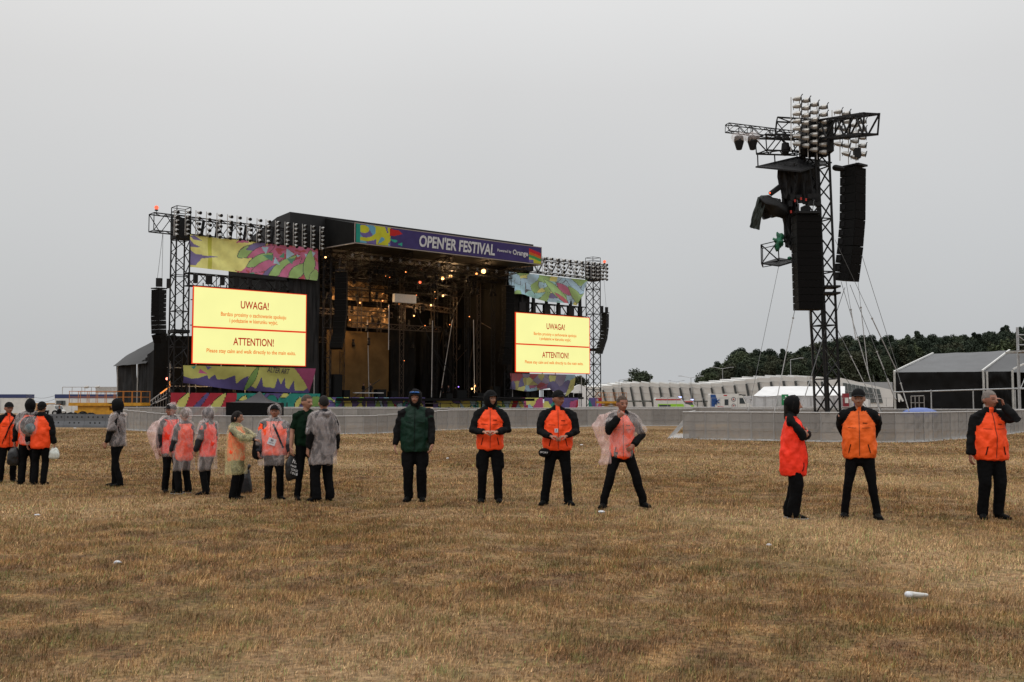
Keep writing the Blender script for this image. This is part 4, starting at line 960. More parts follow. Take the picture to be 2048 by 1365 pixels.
# printed skirts
def skirt(name,t0,t1,b,z0,z1,cf,par=None,nu=None,nv=24,wav=.06):
    nu=nu or int((t1-t0)*8)
    return painted(name,lambda u,v:W(t0+(t1-t0)*u,b-wav*math.sin(u*(t1-t0)*2.1+v)-wav*.6*math.sin(u*(t1-t0)*5.3),z0+(z1-z0)*v),nu,nv,cf,cloth_paint,par)
rr=random.Random(3)
def rleaves(n,asp,pal,seed,lo=.2,hi=.5):
    q=random.Random(seed); return [(q.random(),q.random(),q.uniform(lo,hi)*1.1,q.uniform(.10,.26),q.uniform(0,180),q.choice(pal)) for _ in range(n)]
ta,_=SP(341,790,-2.0); tb,_=SP(640,790,-2.0)
asp=(tb-ta)/2.5
lv=[(.06,.5,.7,.16,55,YEL),(.17,.5,.8,.10,50,PUR),(.28,.45,.75,.17,52,YEL),(.36,.1,.55,.3,5,REDC),(.36,.15,.35,.09,-10,PUR),(.46,.6,.4,.2,60,YEL)]+rleaves(34,asp,[TEAL,YEL,SKY,GRN,PUR,TEAL,YEL],4)
lv=[l if (i<6 or l[0]>.42) else (l[0]*.5+.5,)+l[1:] for i,l in enumerate(lv)]
skirt('skirt_banner',ta,tb,-2.0,.1,2.55,leaves_fn(lambda u,v:REDC if u<.42 else TEAL,[l[:-1]+(tuple(c*.8 for c in l[-1]),) for l in lv],asp),st)
pals=[YEL,TEAL,REDC,SKY,PUR,GRN,YEL]
for (x0,x1,y0,b,sd) in((640,850,795,-3.5,5),(866,962,799,-3,6),(964,1047,802,-3,9)):
    a,z=SP(x0,y0,b); c,_=SP(x1,y0,b); asp=(c-a)/1.8
    skirt('skirt_banner',a,c,b,.1,z,leaves_fn(random.Random(sd).choice(pals),rleaves(int(10*asp/2),asp,pals,sd,.3,.7),asp),st)
m=MB(); a,z=SP(642,806,-4.5); c,_=SP(1050,806,-4.5); m.bar(W(a,-4.5,z),W(c,-4.5,z-.1),.05)
for t in np.linspace(a,c,12): m.bar(W(t,-4.5,0),W(t,-4.5,z),.06)
m.bar(W(c-8,-4.5,z+.7),W(c,-4.5,z+.5),.08); m.build('pit_rail',blackmetal,st)
# lamps burning in the rig
lamp_w=em('burning_lamp',(1,.50,.17),5.0); lamp_o=em('orange_lamp',(1,.30,.08),4.0); lamp_r=em('red_lamp',(1,.12,.05),3.0); lamp_b=em('violet_led',(.35,.2,1),3)
def bulb(px,py,b,r,mat,par,name='lamp',power=0,col=(1,.6,.28)):
    a,z=SP(px,py,b); m=MB(); m.sphere(W(a,b,z),r,12,8); o=m.build(name,mat,par)
    c=MB(); c.bar(W(a,b+.1,z),W(a,b+.45,z+.15),r*1.15,8); c.build('lamp_housing',blackmetal,par)
    if power:
        l=bpy.data.lights.new('stage_lamp','POINT'); l.energy=power; l.color=col; l.shadow_soft_size=.25
        lo=bpy.data.objects.new('stage_lamp_light',l); COL.objects.link(lo); lo.parent=par; lo.location=WM[par.name].inverted()@W(a,b-.5,z)
bulb(967,543,-.8,.28,lamp_w,st,power=200); bulb(901,554,3,.24,lamp_w,st,power=300); bulb(885,557,3,.20,lamp_w,st,power=220)
bulb(840,565,3,.14,lamp_r,st); bulb(953,548,0,.12,lamp_o,st); bulb(842,540,2,.10,lamp_o,st); bulb(811,545,4,.1,lamp_o,st)
bulb(886,592,8,.12,lamp_w,st,power=300); bulb(862,611,8,.11,lamp_w,st,power=330); bulb(828,632,10,.08,lamp_w,st,power=300); bulb(720,606,9.5,.10,lamp_o,st,power=300)
bulb(765,602,9,.08,lamp_o,st); bulb(690,608,8,.08,lamp_o,st,power=400); bulb(651,515,-.9,.10,lamp_w,st); bulb(700,640,6,.07,lamp_o,st,power=300)
bulb(944,778,2,.10,lamp_w,st,power=60); bulb(950,772,2,.09,lamp_o,st); bulb(917,774,3,.07,lamp_b,st); bulb(808,722,7,.05,lamp_o,st); bulb(917,782,3,.07,em('white_led',(.8,.8,1),3),st)
for i in range(16):
    bulb(R.uniform(680,960),R.uniform(548,660),R.uniform(2,11),R.uniform(.03,.05),R.choice((lamp_w,lamp_o,lamp_o)),st)  # small lamp specks added at random as warm highlights among the trusses
# ================================================================ LED SCREENS
led=em('lit_yellow_display',(.955,.935,.38),1.0); redbloom=em('red_bloom_edge',(1,.07,.02),.85); red_t=em('dark_red_display_text',(.46,.018,.01),1.0); or_t=em('orange_display_text',(.86,.19,.012),1.0)
def screen(x0,x1,label,seg):
    t0,zt=SP(x0,574 if x0<500 else 626,0); t1,_=SP(x1,600,0); zb=seg[1]; zt=seg[0]; mid=seg[2]
    w=t1-t0; A=thing('led_screen',label,'screen',W((t0+t1)/2,0,zb))
    m=MB(); m.box(W((t0+t1)/2,.35,(zt+zb)/2),(w-.3,.5,zt-zb-.3),(SU,SV,V((0,0,1)))); m.build('cabinet',cabinet,A)
    for a,b in((zb,mid-.05),(mid+.05,zt)):
        m=MB(); m.box(W((t0+t1)/2,0,(a+b)/2),(w,.12,b-a),(SU,SV,V((0,0,1)))); p=m.build('display_panel',led,A)
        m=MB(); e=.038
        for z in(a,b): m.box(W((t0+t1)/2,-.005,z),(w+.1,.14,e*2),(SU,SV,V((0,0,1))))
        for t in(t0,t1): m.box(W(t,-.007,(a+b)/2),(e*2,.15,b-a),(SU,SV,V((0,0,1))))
        m.build('bloom_edge',redbloom,p)  # red bloom around the lit panel, built as emissive strips
    U=V((0,0,1)); H=zt-zb
    def tx(s_,cu,cz,wf,hf,mat,mk=()): letters(s_,W(t0+w*(cu-wf/2),-.09,zb+H*(cz-hf/2)),SU,U,w*wf,H*hf,mat,A,'display_text',bold=.018,marks=mk)
    tx('UWAGA!',.525,.80,.25,.105,red_t); tx('Bardzo prosimy o zachowanie spokoju',.52,.655,.58,.070,or_t); tx('i podazanie w kierunku wyjsc.',.52,.575,.43,.070,or_t,((5,'ogonek'),(6,'dot'),(26,'acute'),(27,'acute')))
    tx('ATTENTION!',.52,.305,.36,.105,red_t); tx('Please stay calm and walk directly to the main exits.',.51,.165,.79,.070,or_t)
    m=MB()
    for k in range(3):
        for q in range(5): m.bar(W(t0+w*(q+.5)/5,.6,zb+.2),W(t0+w*(q+.5)/5,.6,zt+.5),.06)
        m.bar(W(t0,.65,zb+H*(k+.5)/3),W(t1,.65,zb+H*(k+.5)/3),.06)
    m.build('support_frame',blackmetal,A); return A,t0,t1
zt=SP(386,573,0)[1]; zb=SP(386,727,0)[1]; zm=SP(386,654,0)[1]
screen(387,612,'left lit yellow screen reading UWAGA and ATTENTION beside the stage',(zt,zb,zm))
zt=SP(1034,625.5,0)[1]; zb=SP(1030,744,0)[1]; zm=SP(1030,688,0)[1]
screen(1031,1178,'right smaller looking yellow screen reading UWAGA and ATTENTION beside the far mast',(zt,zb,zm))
# ================================================================ WINGS: masts, trusses, spot columns, banners, beacons
def mast(t,b,h,label):
    A=thing('truss_mast',label,'mast',W(t,b,0)); m=MB()
    m.truss(W(t,b,0),W(t,b,h),1.35,1.35,1.15,.085,.05,side=SU); m.build('mast_frame',blackmetal,A)
    m=MB(); m.box(W(t,b,h-1.3),(1.5,1.5,1.9),(SU,SV,V((0,0,1)))); m.build('head_block',blackmetal,A)
    m=MB()
    for a,c in((-.7,-.7),(.7,-.7),(.7,.7),(-.7,.7)): m.bar(W(t+a,b+c,h),W(t+a,b+c,h+.9),.05)
    for z in(.45,.9):
        for a,c,e,f_ in((-.7,-.7,.7,-.7),(.7,-.7,.7,.7),(.7,.7,-.7,.7),(-.7,.7,-.7,-.7)): m.bar(W(t+a,b+c,h+z),W(t+e,b+f_,h+z),.04)
    m.build('top_guard',blackmetal,A)
    m=MB(); m.box(W(t,b,h*.43),(1.6,1.6,.3),(SU,SV,V((0,0,1)))); m.build('collar',blackmetal,A)
tm_,zz=SP(362,440,.4); tr_,_=SP(1186,540,.4)
mast(tm_,.4,19.9,'black lattice mast left of the left yellow screen'); mast(tr_,.4,20.2,'black lattice mast right of the right yellow screen')
def wing_truss(t0,t1,z0,z1,w,label,b=.4,hang=True,rc=.07,rb=.045):
    A=thing('lighting_truss',label,'truss',W((t0+t1)/2,b,z0)); m=MB()
    m.truss(W(t0,b,(z0+z1)/2),W(t1,b,(z0+z1)/2),w,z1-z0,1.15,rc,rb); m.build('truss_frame',blackmetal,A); return A
LT0=SP(306,440,0)[0]; LT1=SP(640,500,0)[0]
A=wing_truss(LT0,LT1,18.15,19.85,1.3,'long black cantilever truss carrying the left columns of spotlights')
for t in np.linspace(LT0+5,LT1-1,9): m=MB(); m.bar(W(t,.4,18.2),W(t+.3,.6,19.7),.16,6); m.build('cable_bundle',rubber,A)
RT0=SP(1012,520,0)[0]; RT1=SP(1211,540,0)[0]
wing_truss(RT0-4,RT1,18.3,20.0,1.3,'long black cantilever truss carrying the right columns of spotlights')
A=wing_truss(SP(381,560,0)[0],SP(606,590,0)[0],SP(400,571,0)[1],SP(400,546,0)[1],1.0,'black truss hanging directly above the left yellow screen',b=1.1)
for i in range(8):
    t=SP(395+i*27,560,0)[0]; m=MB(); m.box(W(t,.5,13.9),(.55 if i%2 else .35,.4,.9),(SU,SV,V((0,0,1)))); m.build('power_box',blackmetal,A)
A=wing_truss(SP(1034,610,0)[0],SP(1178,620,0)[0],SP(1034,622,0)[1],SP(1034,602,0)[1],1.0,'black truss hanging directly above the right yellow screen',b=1.1)
for x in(1048,1072,1098,1122,1146,1165):
    t,z=SP(x,603,0); m=MB(); m.box(W(t,.5,13.7),(1.0 if x in(1048,1098,1146) else .5,.4,1.2),(SU,SV,V((0,0,1)))); m.bar(W(t,.5,14),W(t,.5,15.6),.22,6); m.build('chain_hoist',blackmetal,A)
def spotcol(t,b,zt,n,label,grp,step=.52,out=.0):
    A=thing('spotlight_column',label,'spotlights',W(t,b,zt-n*step),0,grp)
    m=MB(); m.bar(W(t,b,zt+.2),W(t,b,zt-n*step+.2),.045,4); m.build('pole',tube,A)
    for i in range(n):
        z=zt-i*step; k=.25+.55*i/n; d=(-SV*.9-V((0,0,k))).normalized()+SU*R.uniform(-.1,.25); d.normalize(); p=W(t+.12,b-.15,z)
        m=MB(); m.chain([p,p+d*.16,p+d*.42],[.09,.155,.17],n=9,capf=.3); o=m.build('spotlight',lampcan,A)
        m=MB(); m.bar(p+d*.47,p+d*.50,.17,9); m.build('lens',blackmetal,o)
    return A
xs_=[392,413,434,455,474,494,514,532,551,570,587,605,622,640]
for i,x in enumerate(xs_):
    t,z=SP(x,425+ (x-392)*.128,-.9); n=5 if i<6 else 5 if i<8 else 6
    lab=('%s column of pale spotlights counted from the left mast on the left truss'%['first','second','third','fourth','fifth','sixth','seventh','eighth','ninth','tenth','eleventh','twelfth','thirteenth','last'][i])
    spotcol(t,-.9,z,n,lab,'spotlight columns on the left truss',step=.50 if n==5 else .42)
for x,l in((349,'left'),(371,'right')):
    t,z=SP(x,424,-.9); spotcol(t,-.9,z,6,'column of spotlights on the %s edge of the left mast head'%l,'spotlight columns on the left truss',step=.42)
for i,x in enumerate((1085,1097,1110,1122,1134,1146,1158,1170,1182,1191,1199,1207)):
    t,z=SP(x,516+ (x-1085)*.11,-.9); spotcol(t,-.9,z,5,'%s column of spotlights from the roof banner on the right truss'%['first','second','third','fourth','fifth','sixth','seventh','eighth','ninth','tenth','eleventh','last'][i],'spotlight columns on the right truss',step=.46)
for px,py,l in((313,416,'left'),(1209,524,'right')):
    t,z=SP(px,py,.2); A=thing('beacon_lamp','small glowing red beacon on a thin post at the %s end of the trusses'%l,'lamp',W(t,.2,19.9))
    m=MB(); m.bar(W(t,.2,19.7),W(t,.2,z-.2),.03); m.build('post',blackmetal,A)
    m=MB(); m.sphere(W(t,.2,z+.02),.20,12,8); m.build('glowing_dome',em('beacon_glow',(1,.15,.08),1.6),A)
    m=MB(); m.bar(W(t,.2,z-.3),W(t,.2,z-.18),.16,8); m.build('lamp_base',blackmetal,A)
# wing banners
def LB(u,v):
    a,_=SP(378+ (636-378)*u,500,-.2); zt=SP(380,470,-.2)[1]; zb=SP(377,534,-.2)[1]+ (-.25)*u
    return W(a,-.2-.12*math.sin(u*14+v*2)*(.4+v)-.05*math.sin(v*9+u*30),zb+(zt-zb)*v)
asp=12.5/4.0
lv=[('p',[(0,.95),(.03,1),(.10,.86),(.03,.86)],PUR),('p',[(0,.85),(.03,.72),(.09,.64),(0,.62)],PUR),('p',[(0,.55),(.05,.42),(.12,.40),(.24,.42),(.10,.30),(.05,.06),(0,.05)],PUR),
 ('p',[(.36,.9),(.46,.95),(.45,1),(.38,1)],PNK),(.46,.68,.34,.16,40,GRN),(.52,.86,.3,.10,30,PUR),(.56,.72,.42,.13,35,PNK),(.55,.45,.42,.14,40,GRN),(.60,.30,.45,.13,35,PNK),(.66,.20,.36,.10,40,PUR),(.72,.30,.55,.13,50,GRN),(.78,.25,.5,.12,55,PNK),(.84,.2,.35,.14,60,GRN),(.93,.45,.5,.13,85,GRN),(.97,.1,.25,.1,80,GRN),
 ('p',[(.56,.86),(.62,.90),(.60,.66)],SKY),('p',[(.66,.40),(.71,.38),(.67,.62)],SKY),('p',[(.76,.9),(.82,.75),(.76,.58)],SKY),('p',[(.57,.62),(.66,.66),(.65,.45)],DG),('p',[(.70,.6),(.74,.78),(.74,.6)],DG),('p',[(.76,.6),(.82,.62),(.80,.42)],DG),('p',[(.95,.9),(.98,.86),(.96,.72)],SKY),('p',[(.83,.75),(.86,.72),(.84,.66)],SKY),('p',[(.89,.8),(.91,.78),(.90,.68)],SKY),
 ('p',[(.36,.06),(.38,.0),(.42,.03)],REDC),('p',[(.46,.0),(.50,.04),(.52,-.02)],DG)]
def b0(u,v):
    if u>.52+.10*v-.12*(1-v): 
        n_=noise.noise(V((u*22,v*9,3)))
        return PNK if n_>-.12 else REDC
    return YEL if (u<.15 or u>.18) else (.40,.40,.02)
br=lambda g,k=1.25,a=.08:(lambda u,v:tuple(min(.9,c*k+a) for c in g(u,v)))
tag(painted('wing_banner',LB,190,48,br(leaves_fn(b0,lv,asp)),cloth_paint),'long yellow, pink and green printed banner hanging above the left yellow screen','banner')
def RB(u,v):
    a,_=SP(1016+(1174-1016)*u,560,.0); zt=SP(1016,546,0)[1]+.15; zb=SP(1016,590,0)[1]-.9*u**2+.35*math.sin(u*9)*.6
    if u>.93: zb+=(u-.93)*22
    return W(a-(1-v)*2.2*max(0,u-.75)*2,-.05-.30*math.sin(u*13+v*3)*(1.2-v)-.1*math.sin(v*8+u*20),zb+(zt-zb)*v)
tag(painted('wing_banner',RB,150,44,br(leaves_fn(voro_fn(11,40,[SKY,SKY,(.25,.5,.5),YEL,GRN,PUR,(.3,.5,.6)],3.2),[(.62,.4,.75,.2,-38,GRN),(.72,.55,.4,.12,-35,PNK),(.85,.7,.6,.13,-40,SKY),(.9,.3,.6,.14,-40,GRN),(.7,.12,.5,.1,-30,REDC)],3.2),1.15,.10),cloth_paint),'pale blue, green and pink loose printed banner above the right yellow screen','banner')
def LL(u,v):
    a,_=SP(366+(631-366)*u,750,-.6); zt=SP(368,727,-.6)[1]-.2-1.0*u*0; zb=SP(366,766,-.6)[1]-.9*u-.25*math.sin(u*3.1)
    return W(a+(1-v)*-.6*u,-.6-.2*math.sin(u*11+v*3)*(1.2-v),zb+(zt-zb)*v)
dk=lambda c,k=.62:tuple(x*k for x in c)
asp=5.5; lv=[('p',[(0,0),(0,.38),(.06,.28),(.12,.36),(.19,.55),(.2,.36),(.25,.6),(.27,.38),(.33,.42),(.40,.62),(.42,.25),(.46,.5),(.5,.62),(.5,.3),(.57,.1),(.6,.62),(.62,.2),(.71,.16),(.73,.6),(.76,.32),(.785,.62),(.80,.2),(.83,.14),(.86,.5),(.88,.1),(.95,.08),(1,.3),(1,0)],dk(PUR))]
for i,(cx,w_) in enumerate(((.09,.10),(.29,.10),(.48,.12),(.68,.12),(.76,.07),(.86,.11),(.95,.07))):
    pass
lv+=[(.53,.50,.60,.13,68,dk(GRN)),('p',[(.06,.95),(.1,.98),(.08,.8)],TEAL),('p',[(.13,.85),(.19,.6),(.12,.62)],PNK),('p',[(.17,1),(.22,.95),(.19,.8)],PUR),('p',[(.84,1),(1,1),(1,.05),(.94,.45)],dk(PNK))]
o=painted('lower_banner',LL,200,44,leaves_fn(dk(YEL),lv,asp),cloth_paint); tag(o,'yellow and purple printed banner reading ALTER ART below the left yellow screen','banner')
p0=LL(.63,.80); letters('ALTER ART',p0-SV*.28,(LL(.85,.72)-LL(.63,.80)).normalized(),V((0,0,1)),2.6,.55,pm('dark_print',(.03,.025,.03),.7),o,'print',shear=.3,bold=.02)
def RL(u,v):
    a,_=SP(1020+(1150-1020)*u,760,-.3); zt=SP(1020,747,-.3)[1]; zb=SP(1020,778,-.3)[1]-.3*math.sin(u*6)-(1.3 if u>.6 else 0)*math.sin((u-.6)*7.8)
    return W(a,-.3-.2*math.sin(u*11+v*3)*(1.2-v),zb+(zt-zb)*v)
tag(painted('lower_banner',RL,130,30,br(voro_fn(23,34,[YEL,PUR,PNK,REDC,(.25,.2,.3),(.4,.35,.1),SKY],3.6),.55,.05),cloth_paint),'wrinkled patchwork coloured banner below the right yellow screen','banner')
for (x0,x1,b,sd,l) in((1040,1085,-1,31,'small multicoloured cloth strip low under the right yellow screen'),(1088,1156,-1,33,'multicoloured cloth strip behind the man in cap with emblem'),(1177,1204,-1,35,'short purple and teal cloth strip right of the far mast')):
    a,z=SP(x0,796,b); c,_=SP(x1,796,b); o=skirt('skirt_cloth',a,c,b,.1,z,voro_fn(sd,14,[TEAL,YEL,PUR,REDC,SKY,PNK],(c-a)/1.9)); tag(o,l,'banner')
# scaffold decks under the screens
for (x0,x1,l) in((372,632,'low scaffold platform with equipment below the left yellow screen'),(1020,1165,'low scaffold platform with equipment below the right yellow screen')):
    a,_=SP(x0,780,.5); c,_=SP(x1,780,.5); A=thing('scaffold_platform',l,'platform',W((a+c)/2,.5,0))
    m=MB(); m.box(W((a+c)/2,3,2.2),(c-a,5.5,.25),(SU,SV,V((0,0,1)))); m.build('deck',blackmetal,A)
    m=MB()
    for t in np.linspace(a+.3,c-.3,6):
        for b in(.4,5.5): m.bar(W(t,b,0),W(t,b,5.2 if b<1 else 5.8),.06,5)
    for z in(3.3,5.2): m.bar(W(a,5.5,z),W(c,5.5,z),.05)
    m.build('uprights',tube if x0<500 else galv,A)
    for i in range(9):
        t=a+(c-a)*(i+.5)/9+R.uniform(-.3,.3); h=R.uniform(.5,1.1); m=MB(); m.box(W(t,R.uniform(0,1.5),2.33+h/2),(R.uniform(.5,1.1),.7,h),(SU,SV,V((0,0,1)))); m.build('equipment_case',cabinet,A)
    if x0<500:
        m=MB(); m.box(W((a+c)/2+2,8.5,3.2),(c-a-4,.3,6.0),(SU,SV,V((0,0,1)))); m.build('rear_sheet',tarp2,A)
        for px,py,mt,pw in((485,746,lamp_o,120),(494,770,lamp_w,150),(497,778,lamp_o,0),(447,776,lamp_o,60),(424,778,lamp_o,0),(540,772,lamp_o,60)): bulb(px,py,1.5,.09,mt,A,power=pw)
# speaker stacks flown beside the stage
def array(name,label,pts,wd,dp,ax,fr,n,mat=cabinet,seed=0,rig=True,face=None):
    """pts: top, bottom polyline of cabinet centres; ax: width axis; fr: front axis"""
    A=thing(name,label,'speakers',pts[-1]); P=[V(p) for p in pts]; L=[0]
    for a,b in zip(P[:-1],P[1:]): L.append(L[-1]+(b-a).length)
    def pos(s_):
        for i in range(len(P)-1):
            if s_<=L[i+1]+1e-6: return P[i].lerp(P[i+1],(s_-L[i])/(L[i+1]-L[i])),(P[i]-P[i+1]).normalized()
        return P[-1],(P[-2]-P[-1]).normalized()
    h=L[-1]/n
    for i in range(n):
        c,up=pos((i+.5)*h); f2=(fr-up*fr.dot(up)).normalized()
        m=MB(); y=dp/2; hh=h*.488; tp=.93
        vs=[]
        for zz_ in(-hh,hh):
            for (a_,b_,k) in((-wd/2,y,1),(wd/2,y,1),(wd/2,-y,1),(-wd/2,-y,1)):
                z2=zz_*(1 if b_>0 else tp); vs.append(c+ax*a_+f2*b_+up*z2)
        m.add(vs,[(0,1,2,3)[::-1],(4,5,6,7),(0,1,5,4),(1,2,6,5),(2,3,7,6),(3,0,4,7)]); o=m.build('speaker_box',mat,A)
        g=MB(); g.box(c+f2*(y+.012),(wd*.94,.02,hh*1.8),(ax,f2,up)); g.build('grille',grille if face is None else face,o)
        g=MB()
        for sx in(-1,1): g.box(c+ax*(sx*(wd/2+.015))-f2*y*.5,(.03,dp*.18,h*.5),(ax,f2,up))
        g.build('rigging_plate',blackmetal,o)
    if rig:
        m=MB(); m.box(P[0]+V((0,0,.12)),(wd*.9,dp*1.3,.10),(ax,fr,V((0,0,1)))); m.build('flying_frame',blackmetal,A)
    return A
fwd=-SV
def hang(A,pts,top,r=.022):
    m=MB(); 
    for p in pts: m.bar(p,top if not isinstance(top,list) else top[pts.index(p)],r)
    m.build('hanging_chain',rope,A)
Z=V((0,0,1))
t,z=SP(318,580,-1.5); t2,z2=SP(320,684,-1.5)
D_=(V((-.25,-1,0))).normalized(); X_=V((1,-.25,0)).normalized()
p0=W(t,-1.5,z); A=array('speaker_array','tall black line of loudspeakers hanging from the far left end of the left truss',[p0,p0+V((0,0,-2.6)),p0+V((.05,.1,-4.2)),p0+V((.15,.45,z2-z))],1.0,.7,(X_+D_*.2).normalized(),(D_*.9-X_*.6).normalized(),12)
hang(A,[p0+Z*.2-X_*.3,p0+Z*.2+X_*.3],W(LT0+1.0,0,18.2)); m=MB(); m.box(p0+Z*.7,(.5,.4,.8)); m.box(p0+Z*.6+V((.9,0,0)),(.3,.3,.9)); m.build('chain_motor',blackmetal,A)
t,z=SP(1210,628,-1.0); t2,z2=SP(1197,708,-1.0); p0=W(t,-1.0,z); p3=W(t2,-1,z2); q=p3-p0
fr_=V((.85,-.5,0)).normalized()
A=array('speaker_array','thin curved line of loudspeakers hanging right of the far mast',[p0,p0+V((-.02,0,-1.8)),p0+V((-.25,0,-3.4)),p3],1.0,.75,V((.45,.85,0)).normalized(),fr_,12,face=cabinet)
hang(A,[p0+Z*.2-SU*.6,p0+Z*.2+SU*.3],[W(RT1-2.2,0,18.3),W(RT1-.3,0,18.3)]); m=MB(); m.box(p0+Z*.5-SU*.6,(.4,.4,1.0)); m.box(p0+Z*.5+SU*.3,(.4,.4,.8)); m.build('chain_motor',blackmetal,A)
t,z=SP(683,545,-1.6); t2,z2=SP(672,698,-1.6); p0=W(t,-1.6,z)
A=array('speaker_array','long black line of loudspeakers hanging inside the left edge of the stage opening',[p0,p0+V((0,0,-4.2)),p0+V((-.2,0,-6.6)),W(t2,-1.6,z2)],1.35,.9,V((.97,-.2,0)).normalized(),V((.0,-1,0)),14,face=grille)
hang(A,[p0+Z*.2-SU*.3,p0+Z*.2+SU*.3],[W(O0+1.0,-1.6,18.2),W(O0+2.0,-1.6,18.2)])
t,z=SP(1016,575,-1.6); p0=W(t,-1.6,z)
A=array('speaker_array','long black line of loudspeakers hanging inside the right edge of the stage opening',[p0,p0+V((0,0,-4.6)),p0+V((-.2,0,-7.4)),p0+V((-.5,.4,-9.4))],1.35,.9,SU,fwd,14)
hang(A,[p0+Z*.2-SU*.3,p0+Z*.2+SU*.3],[p0+Z*3,p0+Z*3.01])
# ================================================================ SPEAKER TOWER
D0=54.0; TB=at(1656,825,D0); TB.z=0; TT=at(1633,300,D0)
def tp(px,py,dy=0.0): return at(px,py,D0+dy)
TW=thing('speaker_tower','tall black lattice tower with spotlights, draped black sheets and guy ropes','tower',TB)
sd=V((math.cos(.38),math.sin(.38),0))
m=MB(); m.truss(TB,TT,.92,.92,.95,.075,.042,side=sd); m.build('mast',blackmetal,TW)
m=MB(); m.bar(TB+V((.1,0,0)),TT,.045,6); m.bar(TB+V((.0,.2,0)),TT+V((0,.2,0)),.03,6); m.build('inner_tube',blackmetal,TW)
m=MB()
for y in(575,588): m.box(tp(1652,y),(1.25,1.1,.10))
m.build('sleeve_block',blackmetal,TW)
# head beams
def beam(name,a,b,w,h,step=.9,rc=.055,rb=.035,mt=blackmetal): m=MB(); m.truss(a,b,w,h,step,rc,rb); return m.build(name,mt,TW)
beam('head_beam',tp(1635,262,0),tp(1742,248,-5.5),.8,.98,1.0,.075,.05)
beam('head_beam',tp(1552,256,1.5),tp(1648,262,1.0),.9,.95)
beam('head_beam',tp(1522,289,-1.0),tp(1600,292,0),.9,.85)
beam('thin_beam',tp(1454,256,-1),tp(1585,272,0),.4,.42,.42,.03,.02)
m=MB(); m.box(tp(1632,280),(1.5,1.4,1.6)); m.build('head_block',blackmetal,TW)
for px,dy in((1478,-1),(1505,-.9)):
    c=tp(px,284,dy); m=MB(); m.chain([c+Z*.28,c,c-Z*.42],[.24,.27,.15],n=12,capf=.2); h=m.build('moving_head',blackmetal,TW)
    m=MB(); m.sphere(c+Z*.22,(.42,.30,.32),16,12,lambda p:p*(1+.35*noise.noise(p*8+V((px,0,0))))); m.f=[q for q in m.f if True]; m.build('rain_cover',ponch,h,smooth=True)
    m=MB(); m.bar(c+Z*.4,c+Z*.75,.03); m.build('clamp',blackmetal,h)
for px in(1571,1607):
    c=tp(px,300,-.4); m=MB(); m.chain([c+Z*.35,c,c-Z*.3],[.2,.24,.14],n=12,capf=.2); m.build('moving_head',blackmetal,TW)
# roof plates with fabric
m=MB(); a=[tp(1511,336,-1.5),tp(1594,316,.5),tp(1664,327,1.5),tp(1600,345,-2.2)]; m.extrude(a,(0,0,.08)); m.build('shelter_plate',blackmetal,TW)
m=MB()
for a,b in(((1515,306,-1.2),(1516,334,-1.3)),((1549,310,-.8),(1550,326,-.7)),((1594,300,0),(1594,317,.4))): m.bar(tp(*a),tp(*b),.04)
m.build('shelter_hanger',blackmetal,TW)
def cloth(name,quad,mat,amp=.2,f=5,seed=0,nu=26,nv=30,par=TW,rag=.0):
    A,B,C,D=[tp(*q) if not isinstance(q,Vector) else q for q in quad]  # TL,TR,BR,BL
    vs=[]
    for j in range(nv+1):
        for i in range(nu+1):
            u=i/nu;v=j/nv; p=A.lerp(B,u).lerp(D.lerp(C,u),v); p=p+V((.4,-1,.1)).normalized()*(amp*(noise.noise(V((u*f+seed,v*1.6,seed)))+.4*noise.noise(V((u*f*3,v*5,seed+3)))))
            if v>.9 and rag: p=p+Z*(rag*noise.noise(V((u*9,seed,0))))
            vs.append(p)
    w=nu+1; m=MB(); m.add(vs,[(j*w+i,j*w+i+1,(j+1)*w+i+1,(j+1)*w+i) for j in range(nv) for i in range(nu)]); return m.build(name,mat,par,smooth=True)
cloth('draped_sheet',[(1555,330,-.9),(1596,328,-1.2),(1588,400,-1.1),(1560,398,-.9)],tarp,.25,6,1)
cloth('draped_sheet',[(1590,328,-.6),(1636,334,-.2),(1634,410,-.2),(1582,405,-.6)],tarp,.25,6,2)
cloth('draped_sheet',[(1562,385,-.9),(1590,395,-.9),(1600,500,-.6),(1568,480,-.7)],tarp,.25,6,4)
cloth('draped_sheet',[(1566,470,-.8),(1590,470,-.8),(1592,505,-.8),(1570,495,-.8)],tarp,.25,6,4)
gcl=pm('faded_green_black_sheet',(.022,.032,.028),.5,.3,3,bump=.4)
cloth('blown_sheet',[(1515,395,-1.5),(1530,392,-1.5),(1520,460,-1.3),(1497,455,-1.4)],gcl,.18,4,6)
cloth('blown_sheet',[(1522,392,-1.5),(1560,398,-1),(1562,432,-1),(1524,440,-1.3)],tarp,.35,6,7)
m=MB(); m.chain([tp(1527,405,-1.3),tp(1545,415,-1.2),tp(1566,422,-1)],[.35,.42,.35],n=16); 
for v in m.v: v+=V((noise.noise(v*4),0,noise.noise(v*4+V((9,0,0)))))*.25
m.build('bundled_sheet',tarp,TW,smooth=True)
m=MB(); m.chain([tp(1541,388,-1.2),tp(1560,374,-1.0)],[.14,.16],n=10,capf=.2); m.build('followspot',blackmetal,TW); m=MB(); m.sphere(tp(1540,386,-1.25),.045,8,6); m.build('red_light',em('small_red_light',(1,.12,.05),2.5),TW)
gr_m=pm('green_sheet',(.01,.12,.06),.5,.4,5,bump=.4)
m=MB(); m.sphere(tp(1558,484,-.9),(.24,.25,.40),20,14,lambda p:p*(1+.9*noise.noise(p*6+V((3,1,0))))); m.build('green_wrap',gr_m,TW,smooth=True)
m=MB(); m.sphere(tp(1579,517,-.9),(.12,.15,.10),10,8); m.build('green_wrap',gr_m,TW,smooth=True)
